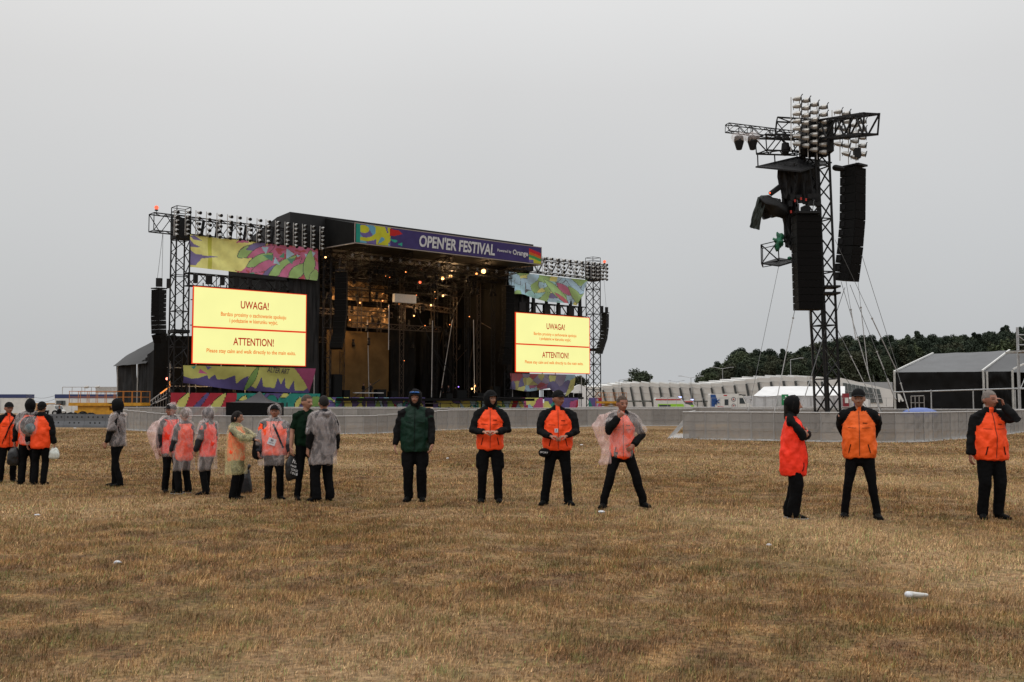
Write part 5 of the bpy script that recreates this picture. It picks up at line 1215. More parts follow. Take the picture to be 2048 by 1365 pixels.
m=MB(); a,b=tp(1522,490,-1.2),tp(1556,482,-.8); c,d=tp(1523,528,-1.2),tp(1558,522,-.8); e,f_=tp(1588,486,-.3),tp(1590,518,-.3)
for p,q in((a,b),(c,d),(a,c),(b,d),(b,e),(d,f_),(a,d),(b,c)): m.bar(p,q,.035)
for p,q in((a,b),(c,d),(a,c)): m.bar(p+V((.4,1.3,0)),q+V((.4,1.3,0)),.03); m.bar(p,p+V((.4,1.3,0)),.03)
m.extrude([tp(1523,529,-1.2),tp(1558,534,-2),tp(1592,524,-.5),tp(1558,518,.6)],(0,0,.07)); m.build('lower_platform',blackmetal,TW)
m=MB()
for i in range(14):
    c=tp(R.uniform(1578,1640),R.uniform(392,424),-1.2); m.box(c,(R.uniform(.15,.4),.3,R.uniform(.15,.4)))
for x in(1588,1610,1627): m.bar(tp(x-8,330,-1.2),tp(x,400,-1.3),.02)
m.build('winch_gear',blackmetal,TW)
m=MB(); 
for x,y in((1590,402),(1602,398),(1612,400),(1582,424)): m.box(tp(x,y,-1.5),(.08,.06,.14))
m.build('red_tag',em('tag_red',(.5,.03,.02),.6) if False else pm('red_tag_paint',(.4,.03,.02)),TW)
# two speaker lines
X1=V((1,.06,0)).normalized(); F1=V((.06,-1,0)).normalized()
A=array('speaker_array','front black line of loudspeakers hanging before the lattice tower, broad face to the field',[tp(1612,433,-1.6),tp(1613.5,520,-1.6),tp(1617,621,-1.6)],1.34,.85,X1,F1,13)
hang(A,[tp(1600,431,-1.6),tp(1624,431,-1.6)],[tp(1594,400,-1.4),tp(1628,400,-1.4)]); m=MB(); m.box(tp(1612,426,-1.6),(1.3,.5,.12)); m.build('flying_frame',blackmetal,A)
X2=V((.80,.60,0)).normalized(); F2=V((.60,-.80,0)).normalized()
A=array('speaker_array','rear black line of loudspeakers right of the lattice tower, seen from its side',[tp(1706,338,.8),tp(1705,440,.8),tp(1700,500,.8),tp(1692,563,.9)],.98,.98,X2,F2,13)
hang(A,[tp(1712,336,.8)],tp(1712,325,.6)); m=MB(); m.chain([tp(1671,336,.6),tp(1684,338,.6)],[.18,.16],n=8); m.build('chain_motor',blackmetal,A)
# spotlights on their poles
def spotpole(px,py,n,dpx,dy,label,grp,sx=1,dxr=0,tilt=0):
    A=thing('spotlight_column',label,'spotlights',tp(px,py+n*dpx,dy),0,grp)
    m=MB(); m.bar(tp(px,py-4,dy),tp(px+dxr,py+n*dpx,dy),.028,4); m.build('pole',tube,A)
    for i in range(n):
        c=tp(px+dxr*i/n+5*sx,py+i*dpx,dy-.1); d=V((sx,-.30-R.random()*.2,.05-tilt*(i/n)**1.5)).normalized()
        m=MB(); m.chain([c-d*.02,c+d*.14,c+d*.34],[.07,.125,.135],n=10,capf=.5); o=m.build('spotlight',lampcan,A)
        m=MB(); m.bar(c+d*.40,c+d*.43,.15,10); m.bar(c+d*.41+Z*.14,c+d*.48+Z*.22,.03); m.bar(c-d*.0,c-d*.0-Z*.18,.018); m.build('lens',blackmetal,o)
od=['first','second','third','fourth']
for i,(px,py) in enumerate(((1582,199),(1599,203),(1616,211),(1634,216))): spotpole(px,py,7,14.8,-1.0,'%s column of pale spotlights from the left on the tower head'%od[i],'spotlights on the tower head',tilt=.2)
for i,(px,py,n) in enumerate(((1664,225,5),(1680,229,6),(1697,236,6),(1712,245,5))): spotpole(px,py,n,15.5,1.4,'%s column from the left of the right-hand spotlights on the tower'%od[i],'right-hand spotlights on the tower',tilt=.5)
m=MB(); m.box(tp(1714,307,1.2),(.36,.3,.55)); m.build('junction_box',blackmetal,TW)
# guy wires with straps
def guy(p,q,k=None,r=.014,r2=.03):
    m=MB(); 
    if k is None: m.bar(p,q,r); return m.build('guy_wire',rope,TW)
    c=p.lerp(q,k); m.bar(p,c,r); m.build('guy_wire',rope,TW)
    m=MB(); m.bar(c,q,r2,5); m.sphere(c,.06,6,5); m.build('ratchet_strap',strap_m,TW)
guy(tp(1558,530,-1.5),tp(1497,822,-6),.93,.012,.03)
guy(tp(1590,618,-1.6),tp(1549,823,-7),.10,.018,.022); guy(tp(1651,660,-.2),tp(1601,822,-5),.62,.022,.026)
guy(tp(1618,622,-1.4),tp(1630,820,-.6)); guy(tp(1621,622,-1.4),tp(1634,740,-.6))
guy(tp(1682,563,.6),tp(1760,826,-4),.45,.014,.024); guy(tp(1692,563,.6),tp(1712,680,-2),.5); guy(tp(1716,563,.6),tp(1736,745,-2),.3,.012,.024)
guy(tp(1722,505,.8),tp(1796,740,-2),None,.014); guy(tp(1670,480,0),tp(1795,745,-1),.6,.012,.03); guy(tp(1795,745,-1),tp(1818,823,-3),.3,.014,.03)
guy(tp(1670,650,0),tp(1736,782,-3),.5,.02,.022); guy(tp(1736,782,-3),tp(1765,824,-4)); guy(tp(1700,570,.6),tp(1768,740,-2),.8); guy(tp(1768,742,-2),tp(1792,800,-3),.3,.02,.05)
guy(tp(1746,750,-2),tp(1760,824,-3),.4,.012,.03); guy(tp(1690,575,0),tp(1668,640,0),None,.018); guy(tp(1650,700,0),tp(1737,820,-2),None,.014)
# ================================================================ BLACK TENT + scaffold at right
DT=80
def tq(px,py,dy=0): return at(px,py,DT+dy)
TN=thing('frame_tent','long tent with grey roof and black side sheets at the right edge','tent',(at(1900,800,DT).x,DT,0))
ev=at(1788,745,DT).z; xl=at(1788,745,DT).x; xm=at(1947,741,DT).x; x3=at(2031,738,DT-3).x; rz_=at(1865,707,DT+6).z; xr=xl+22
# ridge runs away to the right: gable at left
rg=[at(1866,708,DT+7),at(2019,702,DT+3.0),at(2140,698,DT+1)]
evs=[V((xl,DT,ev)),V((xm,DT-1.5,ev+.02)),V((x3,DT-2.4,ev+.1)),V((xr,DT-5,ev+.1))]
m=MB(); 
rp=[evs[0],evs[1],rg[1],rg[0]]; 
def patch(mb,A,B,C,D,nu,nv,sag,seed):
    vs=[]
    for j in range(nv+1):
        for i in range(nu+1):
            u=i/nu;v=j/nv; p=A.lerp(B,u).lerp(D.lerp(C,u),v); vs.append(p-Z*(sag*math.sin(u*math.pi)*math.sin(min(1,v+.2)*math.pi))+Z*.05*noise.noise(V((u*5,v*5,seed))))
    w=nu+1; mb.add(vs,[(j*w+i,j*w+i+1,(j+1)*w+i+1,(j+1)*w+i) for j in range(nv) for i in range(nu)])
patch(m,evs[0],evs[1],rg[1],rg[0],16,10,.12,1); m.build('roof_sheet',greytarp,TN,smooth=True)
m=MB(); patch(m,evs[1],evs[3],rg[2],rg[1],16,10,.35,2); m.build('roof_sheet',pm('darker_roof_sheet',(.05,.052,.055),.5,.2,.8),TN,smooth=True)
m=MB(); patch(m,rg[0],rg[2],V((xr+10,DT+10,ev)),V((xl+12.5,DT+14,ev)),8,6,.1,2); m.build('roof_sheet',greytarp,TN,smooth=True)
m=MB()
for a,b in((evs[0],rg[0]),(evs[1],rg[1])): m.bar(a+Z*.06,b+Z*.06,.085)
m.bar(tq(2026,739,-2)+Z*0,tq(2048,728,-2),.08); m.build('white_roof_edge',whitep,TN)
def sheet(a,b,z0,z1,seed,amp=.2,swag=False):
    nu,nv=40,20; vs=[]; N=(b-a).cross(Z).normalized()
    for j in range(nv+1):
        for i in range(nu+1):
            u=i/nu;v=j/nv; n1=noise.noise(V((u*5+v*6*(u-.3)+seed,v*3.5,seed)))+.5*noise.noise(V((u*16+v*7,v*8,seed)))
            if swag: n1+=.8*math.sin(v*22+3.5*(u-.5)**2*6)*(.6)
            p=a.lerp(b,u); vs.append(V((p.x,p.y,z0+(z1-z0)*v))+N*amp*n1)
    w=nu+1; m=MB(); m.add(vs,[(j*w+i,j*w+i+1,(j+1)*w+i+1,(j+1)*w+i) for j in range(nv) for i in range(nu)]); return m.build('side_sheet',tarp2,TN,smooth=True)
sheet(evs[0],evs[1],0,ev,1,.12); sheet(evs[1],evs[2],0,ev,5,.12,True); sheet(V((xl,DT+.3,0)),V((xl+12.5,DT+14,0)),0,ev,8,.05); sheet(evs[2]+V((1.0,3,0)),evs[3]+V((0,3,0)),0,ev,9)
m=MB()
for p in(evs[0]+V((-.05,-.2,0)),evs[1]+V((-.1,-.35,0)),evs[1]+V((.18,-.35,0)),evs[2]+V((-.1,-.3,0)),evs[2]+V((.35,-.3,0))): m.bar(V((p.x,p.y,0)),p,.09,4)
m.build('leg',pm('worn_white_post',(.42,.42,.40),.6,.3,3),TN)
# logo patch on the left sheet
m=MB(); c=tq(1799,800,-.35); m.extrude([c+V((-.15,0,.5)),c+V((.05,0,.45)),c+V((.35,0,-.1)),c+V((.2,0,-.15)),c+V((.1,0,.1)),c+V((.0,0,-.2)),c+V((-.1,0,-.15))],(0,-.02,0)); m.build('white_mark',whitep,TN)
FN=thing('pipe_fence','grey horizontal pipe railing in front of the black tent','fence',(at(1900,800,76).x,76,0)); m=MB()
a=at(1788,785,76); b=at(2048,777,76); m.bar(a,b,.05,6); m.bar(V((a.x,76,1.1)),V((b.x,76,1.1)),.04,6)
for px in(1862,1946,2030): p=at(px,780,76); m.bar(V((p.x,76,0)),p,.05,6)
m.build('rails',galv,FN)
FC=thing('mesh_cage','small open pipe cage standing before the black tent','cage',(at(1835,800,77).x,77,0)); m=MB()
for px in(1822,1830,1838,1848): 
    p=at(px,793-(px%3),77); m.bar(V((p.x,77-.5*(px%2),0)),p,.035,5)
m.bar(at(1821,793,77),at(1848,792,77),.035,5); m.bar(at(1821,806,77),at(1848,806,77),.025,5); m.build('pipes',strap_m,FC)
BM=thing('blue_cover','low blue rounded cover on the ground behind the tower ring','cover',(at(1840,822,62).x,62,0)); m=MB(); c=at(1840,826,62); m.sphere(V((c.x,62,.9)),(1.15,.8,.42),18,10); m.build('cover_shell',pm('blue_plastic',(.10,.15,.38),.5),BM,smooth=True)
m=MB(); m.box(V((c.x,62,.45)),(1.6,1.0,.9)); m.build('case',cabinet,BM)
SC=thing('scaffold_tower','tall scaffold of grey pipes at the right edge','scaffold',(at(2040,800,70).x,70,0)); m=MB()
for px,dy in((2033,0),(2075,0),(2036,2.5),(2078,2.5)): p=at(px,655,70+dy); m.bar(V((p.x,70+dy,0)),p,.05,5)
for y in(670,690,704,778): m.bar(at(2033,y,70),at(2075,y,70),.04,5); m.bar(at(2036,y,72.5),at(2078,y,72.5),.04,5)
m.bar(at(2033,670,70),at(2075,700,70),.035,5); m.bar(at(2040,780,70),at(2075,700,70),.035,5); m.box(at(2056,704,71),(2.0,2.5,.12)); m.build('pipes',galv,SC)
# small dark canopy tent before the stage, centre left
PT=at(500,822,67); cx=PT.x; CT=thing('canopy_tent','small black peaked canopy tent in front of the colourful stage skirt','tent',(cx,67,0),0)
hw=at(549,806,67).x-cx; zt=at(505,782,67).z; ze=at(549,807,67).z; m=MB(); ap=V((cx+.2,68.7,zt)); n=12
cs=[V((cx-hw+.1,66.7,ze+.05)),V((cx+hw,67.2,ze)),V((cx+hw-.2,70.6,ze)),V((cx-hw,70.6,ze))]
vs=[];fs=[]
for k in range(4):
    A_,B_=cs[k],cs[(k+1)%4]; o=len(m.v)
    q=[]
    for j in range(9):
        for i in range(9):
            v=j/8; u=i/8; p=A_.lerp(B_,u); sag=-.34*math.sin(v*math.pi)*(.5+.5*v)
            q.append(p.lerp(ap,v)+Z*(sag-.15*math.sin(u*math.pi)*(1-v)))
    m.add(q,[(j*9+i,j*9+i+1,(j+1)*9+i+1,(j+1)*9+i) for j in range(8) for i in range(8)])
m.build('roof_sheet',pm('dark_canopy_cloth',(.028,.024,.028),.6,.3,1.5,bump=.3,bscale=2),CT,smooth=True)
m=MB()
for k in range(4):
    A_,B_=cs[k],cs[(k+1)%4]; m.extrude([V((A_.x,A_.y,.0)),V((B_.x,B_.y,.0)),B_+Z*.02,A_+Z*.02],(0,.03,0))
m.build('side_sheet',bcloth,CT)
# black shed of tarpaulin left of the stage
SH=thing('tarpaulin_shed','dark tarpaulin shed with a sloping roof behind the left loudspeaker line','shed',at(285,800,112))
SHm=[]
def sh(px,py,d): return at(px,py,d)
e0,e1=sh(234,730,110),sh(275,729,110); m=MB()
patch(m,sh(226,733,109),sh(292,727,106),sh(345,662,112),sh(252,712,118),14,10,.0,4); m.build('roof_sheet',tarp,SH,smooth=True)
patch_m=MB(); patch(patch_m,sh(252,712,118),sh(345,662,112),sh(350,663,122),sh(262,713,122),8,6,0,4); patch_m.build('roof_sheet',tarp,SH,smooth=True)
def vs_sheet(p,q,name='side_sheet',seed=1,par=SH,zt=None,mat=tarp):
    nu,nv=26,18; N=(q-p).cross(Z).normalized(); vs=[]
    for j in range(nv+1):
        for i in range(nu+1):
            u=i/nu;v=j/nv; t=p.lerp(q,u); n1=noise.noise(V((u*6+seed,v*1.5+u*2,seed)))+.4*noise.noise(V((u*18,v*4,seed)))
            vs.append(V((t.x,t.y,t.z*v))+N*.28*n1)
    w=nu+1; mm=MB(); mm.add(vs,[(j*w+i,j*w+i+1,(j+1)*w+i+1,(j+1)*w+i) for j in range(nv) for i in range(nu)]); return mm.build(name,mat,par,smooth=True)
vs_sheet(sh(235,731,110),sh(275,729,108),seed=1); vs_sheet(sh(275,729,107.5),sh(300,712,106.5),seed=3); vs_sheet(sh(296,710,106.4),sh(348,664,105.5),seed=6); vs_sheet(sh(235,731,110),sh(258,713,121),seed=8)
m=MB(); 
for px,py,d in((236,731,109.7),(276,729,107.3)): p=sh(px,py,d); m.bar(V((p.x,p.y,0)),p,.07,5)
m.build('post',tube,SH)
# dark sheet wall between shed and the left screen
o=vs_sheet(W(-1.5,6,8.4),W(11,6,8.9),'backing_sheet',11,None,mat=tarp2); tag(o,'dark sheet wall standing behind the left yellow screen','sheet wall')
o.name='sheet_wall'
# metal stair by the shed, with lit edge
STR=thing('metal_stair','steel stair with orange lit handrails beside the red stage skirt','stair',at(335,800,99)); m=MB()
a,b=at(300,803,99),at(338,775,99); a2,b2=at(312,806,98),at(346,790,98)
m.bar(a,b,.07); m.bar(a2,b2,.07); m.bar(at(300,812,99),at(338,786,99),.07)
for k in range(8): p=a.lerp(b,k/7); m.bar(p,V((p.x,p.y,.3)),.03)
m.build('handrail',tube,STR); m=MB()
for k in range(9): p=at(300+38*k/8,812-26*k/8,98.6); m.box(p,(.3,1.2,.06))
m.build('tread',blackmetal,STR); m=MB(); m.bar(a.lerp(b,.55),b,.085); m.build('lit_edge',em('orange_lit_edge',(1,.33,.08),1.2),STR)
m=MB(); m.sphere(at(334,758,98.4),.13,10,8); m.build('red_lamp',em('pink_red_lamp',(1,.25,.18),4),STR)
m=MB(); m.bar(at(338,763,98.4),at(339,776,98.4),.10); m.build('lit_edge',MATS['orange_lit_edge'],STR)
# ================================================================ VEHICLES, CABINS, LIFTS
blue_m=pm('dark_blue_stripe',(.03,.045,.13),.5,.1,2); navy=pm('ambulance_blue',(.015,.07,.25),.4); red_m=pm('red_stripe',(.45,.03,.03),.4); hivis=pm('lime_stripe',(.30,.62,.04),.5)
def cabin(x0,x1,ytop,D,label,h=2.9,dep=2.6,extra=False):
    a=at(x0,ytop,D); b=at(x1,ytop,D); zt_=a.z; A=thing('office_container',label,'container',((a.x+b.x)/2,D,0)); c=V(((a.x+b.x)/2,D+dep/2,zt_/2)); w=b.x-a.x
    m=MB(); m.box(c,(w,dep,zt_)); m.build('wall',whitep,A); m=MB(); m.box(V((c.x,c.y,zt_-.28)),(w+.04,dep+.04,.55)); m.build('roof_band',blue_m,A)
    m=MB(); 
    for k in range(1,int(w/2.4)): m.box(V((a.x+k*2.4,D-.01,zt_/2-.3)),(.05,.03,zt_-.7))
    m.build('panel_seam',galv,A); return A,a,b
A,a,b=cabin(-30,52,789,150,'white site container with dark blue roof band at the far left edge')
A,a,b=cabin(110,285,789,140,'long white cabin with dark blue roof band behind the yellow lift')
m=MB(); m.box(at(119,806,139.9),(.9,.05,.6)); m.box(at(127,806,139.9),(.5,.05,.6)); m.build('window',glass,A)
m=MB(); zt_=a.z
for x in np.linspace(a.x+.8,b.x-.6,9): m.bar(V((x,140.5,zt_)),V((x,140.5,zt_+1.0)),.05)
m.bar(V((a.x+.8,140.5,zt_+1)),V((b.x-.6,140.5,zt_+1)),.06); m.box(V((a.x+7,142,zt_+.6)),(4,.8,.9)); 
for px in(170,192): c=at(px,775,140.5); m.chain([c,c+V((.35,0,.05))],[.16,.22],n=8); m.bar(c,V((c.x,140.5,zt_)),.04)
m.build('roof_rail',tube,A)
CB=thing('overhead_cable','thin cables sagging between the two white containers','cable',at(52,790,150))
m=MB()
for y0,y1,sg in((789,791,1.0),(793,798,1.3)):
    a_,b_=at(52,y0,150),at(112,y1,141); m.path([a_.lerp(b_,k/10)-Z*sg*math.sin(k/10*math.pi)*.5 for k in range(11)],.025)
m.build('cables',rope,CB)
def lift(x0,x1,yd,yr,D,label,rail2=True,dep=2.4,base=True):
    a=at(x0,yd,D); b=at(x1,yd,D); w=b.x-a.x; zd=a.z; zr=at(x0,yr,D).z; A=thing('scissor_lift',label,'lift',((a.x+b.x)/2,D,0)); cx_=(a.x+b.x)/2
    m=MB(); m.box(V((cx_,D+dep/2,zd-.14)),(w,dep,.28)); m.build('platform',yellow,A)
    m=MB(); n=max(3,int(w/.75))
    for y in(D+.03,D+dep-.03):
        for i in range(n+1): x=a.x+.05+(w-.1)*i/n; m.bar(V((x,y,zd)),V((x,y,zr)),.028)
        for z_ in(zr,(zd+zr)/2): m.bar(V((a.x,y,z_)),V((b.x,y,z_)),.03)
    for x in(a.x+.05,b.x-.05):
        for z_ in(zr,(zd+zr)/2): m.bar(V((x,D,z_)),V((x,D+dep,z_)),.03)
    m.build('guard_rail',pm('orange_rail_paint',(.42,.15,.02),.5) if 'orange_rail_paint' not in MATS else MATS['orange_rail_paint'],A)
    if base:
        m=MB()
        for k in range(3):
            z0_=.75+(zd-1.0-.0)*k/3; z1_=.75+(zd-1.0)*(k+1)/3
            for y in(D+.5,D+dep-.5): m.bar(V((cx_-w*.33,y,z0_)),V((cx_+w*.33,y,z1_)),.09); m.bar(V((cx_+w*.33,y,z0_)),V((cx_-w*.33,y,z1_)),.09)
        m.build('scissor_arm',yellow,A)
        m=MB(); m.box(V((cx_,D+dep/2,.62)),(w*.85,dep*.9,.55)); m.build('chassis',yellow,A)
        for sx in(-1,1):
            for sy in(0,1): c=V((cx_+sx*w*.3,D+.1+sy*(dep-.2),.42)); m=MB(); m.bar(c-V((0,.18,0)),c+V((0,.18,0)),.42,16); o=m.build('wheel',rubber,A); m=MB(); m.bar(c-V((0,.2,0)),c-V((0,.16,0)),.2,12); m.build('rim',yellow,o)
    return A
A=lift(137,282,806,783,92,'large yellow and orange scissor lift in front of the long white cabin')
m=MB(); c=at(185,818,92); m.box(V((c.x,93.2,1.15)),(2.9,2.0,.9)); m.build('engine_cover',yellow,A)
lift(72,104,820,809,120,'small distant orange railed lift left of the long white cabin',base=True)
lift(1194,1254,803,786,128,'yellow scissor lift right of the far mast before the white hall')
# rubbish and equipment along the low wall at left
def heap(px,py,D,w,label,mat):
    c=at(px,py,D); m=MB()
    for k in range(4): m.sphere(V((c.x+R.uniform(-w,w)*.5,D,max(.2,c.z-.15))),(w*.35,.3,.25),10,7,lambda p:p*(1+.4*noise.noise(p*6+V((px,k,0)))))
    m.box(V((c.x,D,(c.z-.2)/2)),(w,.6,max(.2,c.z-.2))); tag(m.build('equipment_case',mat,smooth=False),label,'case','dark cases along the low barrier')
for i,(px,l) in enumerate(((135,'dark case pile nearest the man in black by the cabin'),(150,'dark case pile left of the yellow lift base'),(178,'dark case pile under the yellow lift'),(158,'dark case pile left below the lift platform'))): heap(px,829,72,.8 if i<3 else .5,l,cabinet)
def van(px0,px1,ytop,D,label,kind):
    a=at(px0,ytop,D); b=at(px1,ytop,D); L=b.x-a.x; h=a.z; A=thing('ambulance',label,'ambulance',((a.x+b.x)/2,D,0)); y=D; dp=2.1
    def ex(name,poly,mat,par=A,y0=0,d=dp): m=MB(); m.extrude([V((a.x+u*L,y+y0,v*h)) for u,v in poly],(0,d,0)); return m.build(name,mat,par)
    if kind=='box':
        ex('box_body',[(0,.16),(.69,.16),(.69,.97),(.67,1),(0.02,1),(0,.97)],whitep)
        ex('cab',[(.68,.14),(1,.14),(1,.40),(.965,.50),(.875,.56),(.80,.88),(.77,.92),(.68,.92)],whitep,y0=.08,d=dp-.16)
        ex('windscreen',[(.87,.575),(.795,.87),(.815,.87),(.885,.58)],glass,y0=.2,d=dp-.4); ex('side_window',[(.71,.50),(.85,.50),(.79,.80),(.71,.80)],glass,y0=.06,d=.03)
        ex('side_window',[(.34,.42),(.43,.42),(.43,.72),(.34,.72)],glass,y0=-.02,d=.03)
        ex('blue_panel',[(.0,.17),(.14,.17),(.10,.40),(.17,.62),(.12,.96),(.0,.96)],navy,y0=-.015,d=.02)
        ex('red_stripe',[(.15,.30),(.33,.30),(.33,.36),(.17,.38)],red_m,y0=-.015,d=.02); ex('blue_stripe',[(.15,.22),(.33,.22),(.33,.28),(.15,.28)],navy,y0=-.015,d=.02)
        m=MB()
        for k in range(3):
            g_=k*math.pi/3+math.pi/2; c=V((a.x+.14*L,y-.02,.62*h)); d=V((math.cos(g_),0,math.sin(g_))); m.bar(c-d*.5,c+d*.5,.10,4)
        m.build('star_emblem',navy,A)
        for zz,rr_ in((.72,.33),(.40,.30)):
            m=MB(); c=V((a.x+.56*L,y-.03,zz*h)); m.bar(c-V((0,.01,0)),c+V((0,.02,0)),rr_,20); o=m.build('round_emblem',pm('emblem_grey',(.12,.10,.12)) if 'emblem_grey' not in MATS else MATS['emblem_grey'],A)
            m=MB(); m.bar(c-V((0,.015,0)),c-V((0,.008,0)),rr_*.7,20); m.build('emblem_centre',whitep,o)
            m=MB(); m.box(c-V((0,.02,0)),(rr_*.9,.01,.09)); m.box(c-V((0,.02,0)),(.09,.01,rr_*.9)); m.build('emblem_cross',red_m,o)
        m=MB(); m.box(V((a.x+.36*L,y-.02,.92*h)),(.5,.02,.16)); m.build('lettering',red_m,A)
        ex('roof_spoiler',[(.69,.93),(.86,.90),(.87,.95),(.69,.98)],blackmetal,y0=.2,d=dp-.4)
        wx=(.20,.83)
    else:
        ex('body',[(0,.16),(1,.16),(1,.46),(.95,.55),(.83,.62),(.74,.93),(.70,.97),(.03,1),(0,.95)],whitep)
        ex('windscreen',[(.83,.63),(.745,.92),(.77,.92),(.85,.64)],glass,y0=.15,d=dp-.3)
        kind=='van2' or ex('lime_panel',[(.05,.18),(.86,.18),(.78,.60),(.07,.60)],hivis,y0=-.012,d=.02) ; ex('side_window',[(.12,.62),(.72,.62),(.67,.86),(.12,.86)] if kind=='red' else [(.10,.30),(.40,.30),(.43,.55),(.10,.55)],glass,y0=-.02,d=.02)
        kind=='van2' or ex('red_stripe',[(.0,.84),(.72,.84),(.70,.92),(.0,.92)],red_m,y0=-.022,d=.02)
        m=MB(); m.box(V((a.x+.45*L,y+1,h+.06)),(L*.5,.9,.12)); m.build('roof_rack',tube,A)
        m=MB(); m.box(V((a.x+.72*L,y+1,h+.1)),(.3,1.2,.18)); kind=='van2' or m.build('blue_beacon',em('blue_beacon_light',(.45,.5,1),2.5) if 'blue_beacon_light' not in MATS else MATS['blue_beacon_light'],A)
        wx=(.18,.82)
    for u in wx:
        for yy in(y+.05,y+dp-.05): m=MB(); c=V((a.x+u*L,yy,.36)); m.bar(c-V((0,.12,0)),c+V((0,.12,0)),.36,18); o=m.build('wheel',rubber,A); m=MB(); m.bar(c-V((0,.13,0)),c-V((0,.10,0)),.18,12); m.build('rim',galv,o)
    return A
van(1421,1503,788,147,'large white box ambulance with blue panel and round emblems','box')
van(1311,1382,796,150,'lime green and white ambulance van parked by the hall','van')
van(1366,1394,801,165,'small ambulance with lit blue beacon behind the lime one','red')
c=at(88,815,100); A=van(86,116,811,118,'white van partly hidden beside the man in black by the cabin','van2')
A['category']='van'; A.name='van'
# small distant people
def small_person(px,pyf,pt,D,label,col,z0=0,yaw=0,grp='small distant people'):
    a=at(px,pt,D); H=a.z-z0 if D else 1.75; s=H/1.8; A=thing('person',label,'person',(a.x,D,z0),rad(yaw),grp); LOCAL[0]=True; f=lambda x,y,z:V((x*s,y*s,z*s))
    mb=MB(); mb.chain([f(0,0,.86),f(0,0,1.1),f(0,0,1.35),f(0,0,1.46)],[(.16*s,.12*s),(.15*s,.11*s),(.20*s,.12*s),(.10*s,.08*s)],n=12); mb.chain([f(0,0,1.45),f(0,0,1.6)],[.055*s]*2,n=8); mb.sphere(f(0,-.01,1.69),(.08*s,.10*s,.12*s),14,10)
    for sx in(-1,1):
        mb.chain([f(sx*.17,0,1.43),f(sx*.24,.02,1.15),f(sx*.2,-.12,.93)],[.06*s,.05*s,.04*s],n=8); mb.chain([f(sx*.2,-.12,.93),f(sx*.19,-.15,.84)],[(.04*s,.02*s),(.03*s,.012*s)],n=8)
        for k in range(4): mb.chain([f(sx*.2+(k-1.5)*.014*s,-.14,.86),f(sx*.2+(k-1.5)*.016*s,-.155,.80-.01*(k%3))],[.008*s,.007*s],n=6)
        mb.chain([f(sx*.09,0,.9),f(sx*.11,-.01,.5),f(sx*.12,0,.08)],[.09*s,.065*s,.05*s],n=10); mb.chain([f(sx*.12,.02,.04),f(sx*.13,-.16,.03)],[(.045*s,.035*s),(.045*s,.025*s)],n=8)
    LOCAL[0]=False
    me,_=remesh(mb,.014 if D<80 else .016,1)
    def mf(p):
        if p.z>1.53*s: return 0
        if p.z<.90*s and abs(p.x)>.165*s and p.y<-.06*s: return 0
        return 1 if p.z>.86*s else 2
    finish(me,'body',[skin,col,bcloth],A,matfn=mf)
    m=MB(); m.sphere(f(0,.0,1.715),(.088*s,.104*s,.11*s),14,10); m.f=[q for q in m.f if sum(m.v[i].z for i in q)/4>1.72*s or sum(m.v[i].y for i in q)/4>.04*s]; m.m=[0]*len(m.f); lbuild(m,'hair',hair_d,A); return A
small_person(119,840,812,74,'dark dressed man beside the white cabin holding something green',bcloth,yaw=60)
small_person(87,840,816,78,'small dark figure by the white van behind the low barrier',bcloth,yaw=20)
for px,py,b,l,col in((727,767,4,'small figure in dark clothes on stage, left of the pair before the video wall',bcloth),(741,766,5,'small figure with a light shirt on stage, right of the pair before the video wall',gsleeve),(884,772,3,'small seated crew figure on stage, left of three',bcloth),(897,771,3.6,'small crew figure on stage, middle of three',gsleeve),(911,774,2.4,'small crew figure on stage, right of three',bcloth)):
    t,z=SP(px,py,b); p=W(t,b,2.12); small_person(px,0,py,p.y,l,col,z0=2.12,yaw=R.uniform(-60,60))
# ================================================================ WHITE HALL, MARQUEE, LAMPS
HL=thing('white_hall','long low white hall with a zigzag roofline and dark vertical slots','hall',at(1440,806,235))
xs_h=[1186,1214,1234,1251,1269,1288,1307,1327,1347,1368,1388,1410,1431,1453,1477,1501,1525,1550,1575,1599,1625,1652,1685]
def ytop(x): 
    P=[(1186,776),(1214,773),(1251,768),(1290,766),(1350,768),(1410,769),(1431,768),(1477,763),(1525,757),(1575,754),(1625,754),(1700,758)]
    for a,b in zip(P[:-1],P[1:]):
        if a[0]<=x<=b[0]: return a[1]+(b[1]-a[1])*(x-a[0])/(b[0]-a[0])
    return P[-1][1]
DH=235
for i,(a,b) in enumerate(zip(xs_h[:-1],xs_h[1:])):
    dd=DH-i*2.0; p0=at(a,ytop(a)-1.5,dd+.8); p1=at(b,ytop(b)+1.5,dd-1.2); 
    m=MB(); vs=[V((p0.x,p0.y,0)),V((p1.x,p1.y,0)),V((p1.x-1.0,p1.y,p1.z)),V((p0.x-1.0,p0.y,p0.z))]
    vs+= [v+V((0,14,.0 if v.z==0 else .6)) for v in vs]
    m.add(vs,[(0,1,2,3),(4,5,6,7),(0,1,5,4),(1,2,6,5),(2,3,7,6),(3,0,4,7)]); o=m.build('facade_bay',hallw,HL)
    m=MB(); m.bar(V((p1.x-.15,p1.y-.45,.6)),V((p1.x-.98,p1.y-.45,p1.z-.7)),.27); m.build('slot',pm('hall_slot',(.05,.055,.055),.6) if 'hall_slot' not in MATS else MATS['hall_slot'],o)
    m=MB(); 
    for k in(.35,.62,.86): q0=V((p0.x,p0.y-.02,p0.z*k)); q1=V((p1.x,p1.y-.02,p1.z*k)); m.bar(q0-V((k,0,0)),q1-V((k+.4,0,0)),.03)
    m.build('panel_seam',pm('seam_grey',(.30,.30,.29)) if 'seam_grey' not in MATS else MATS['seam_grey'],o)
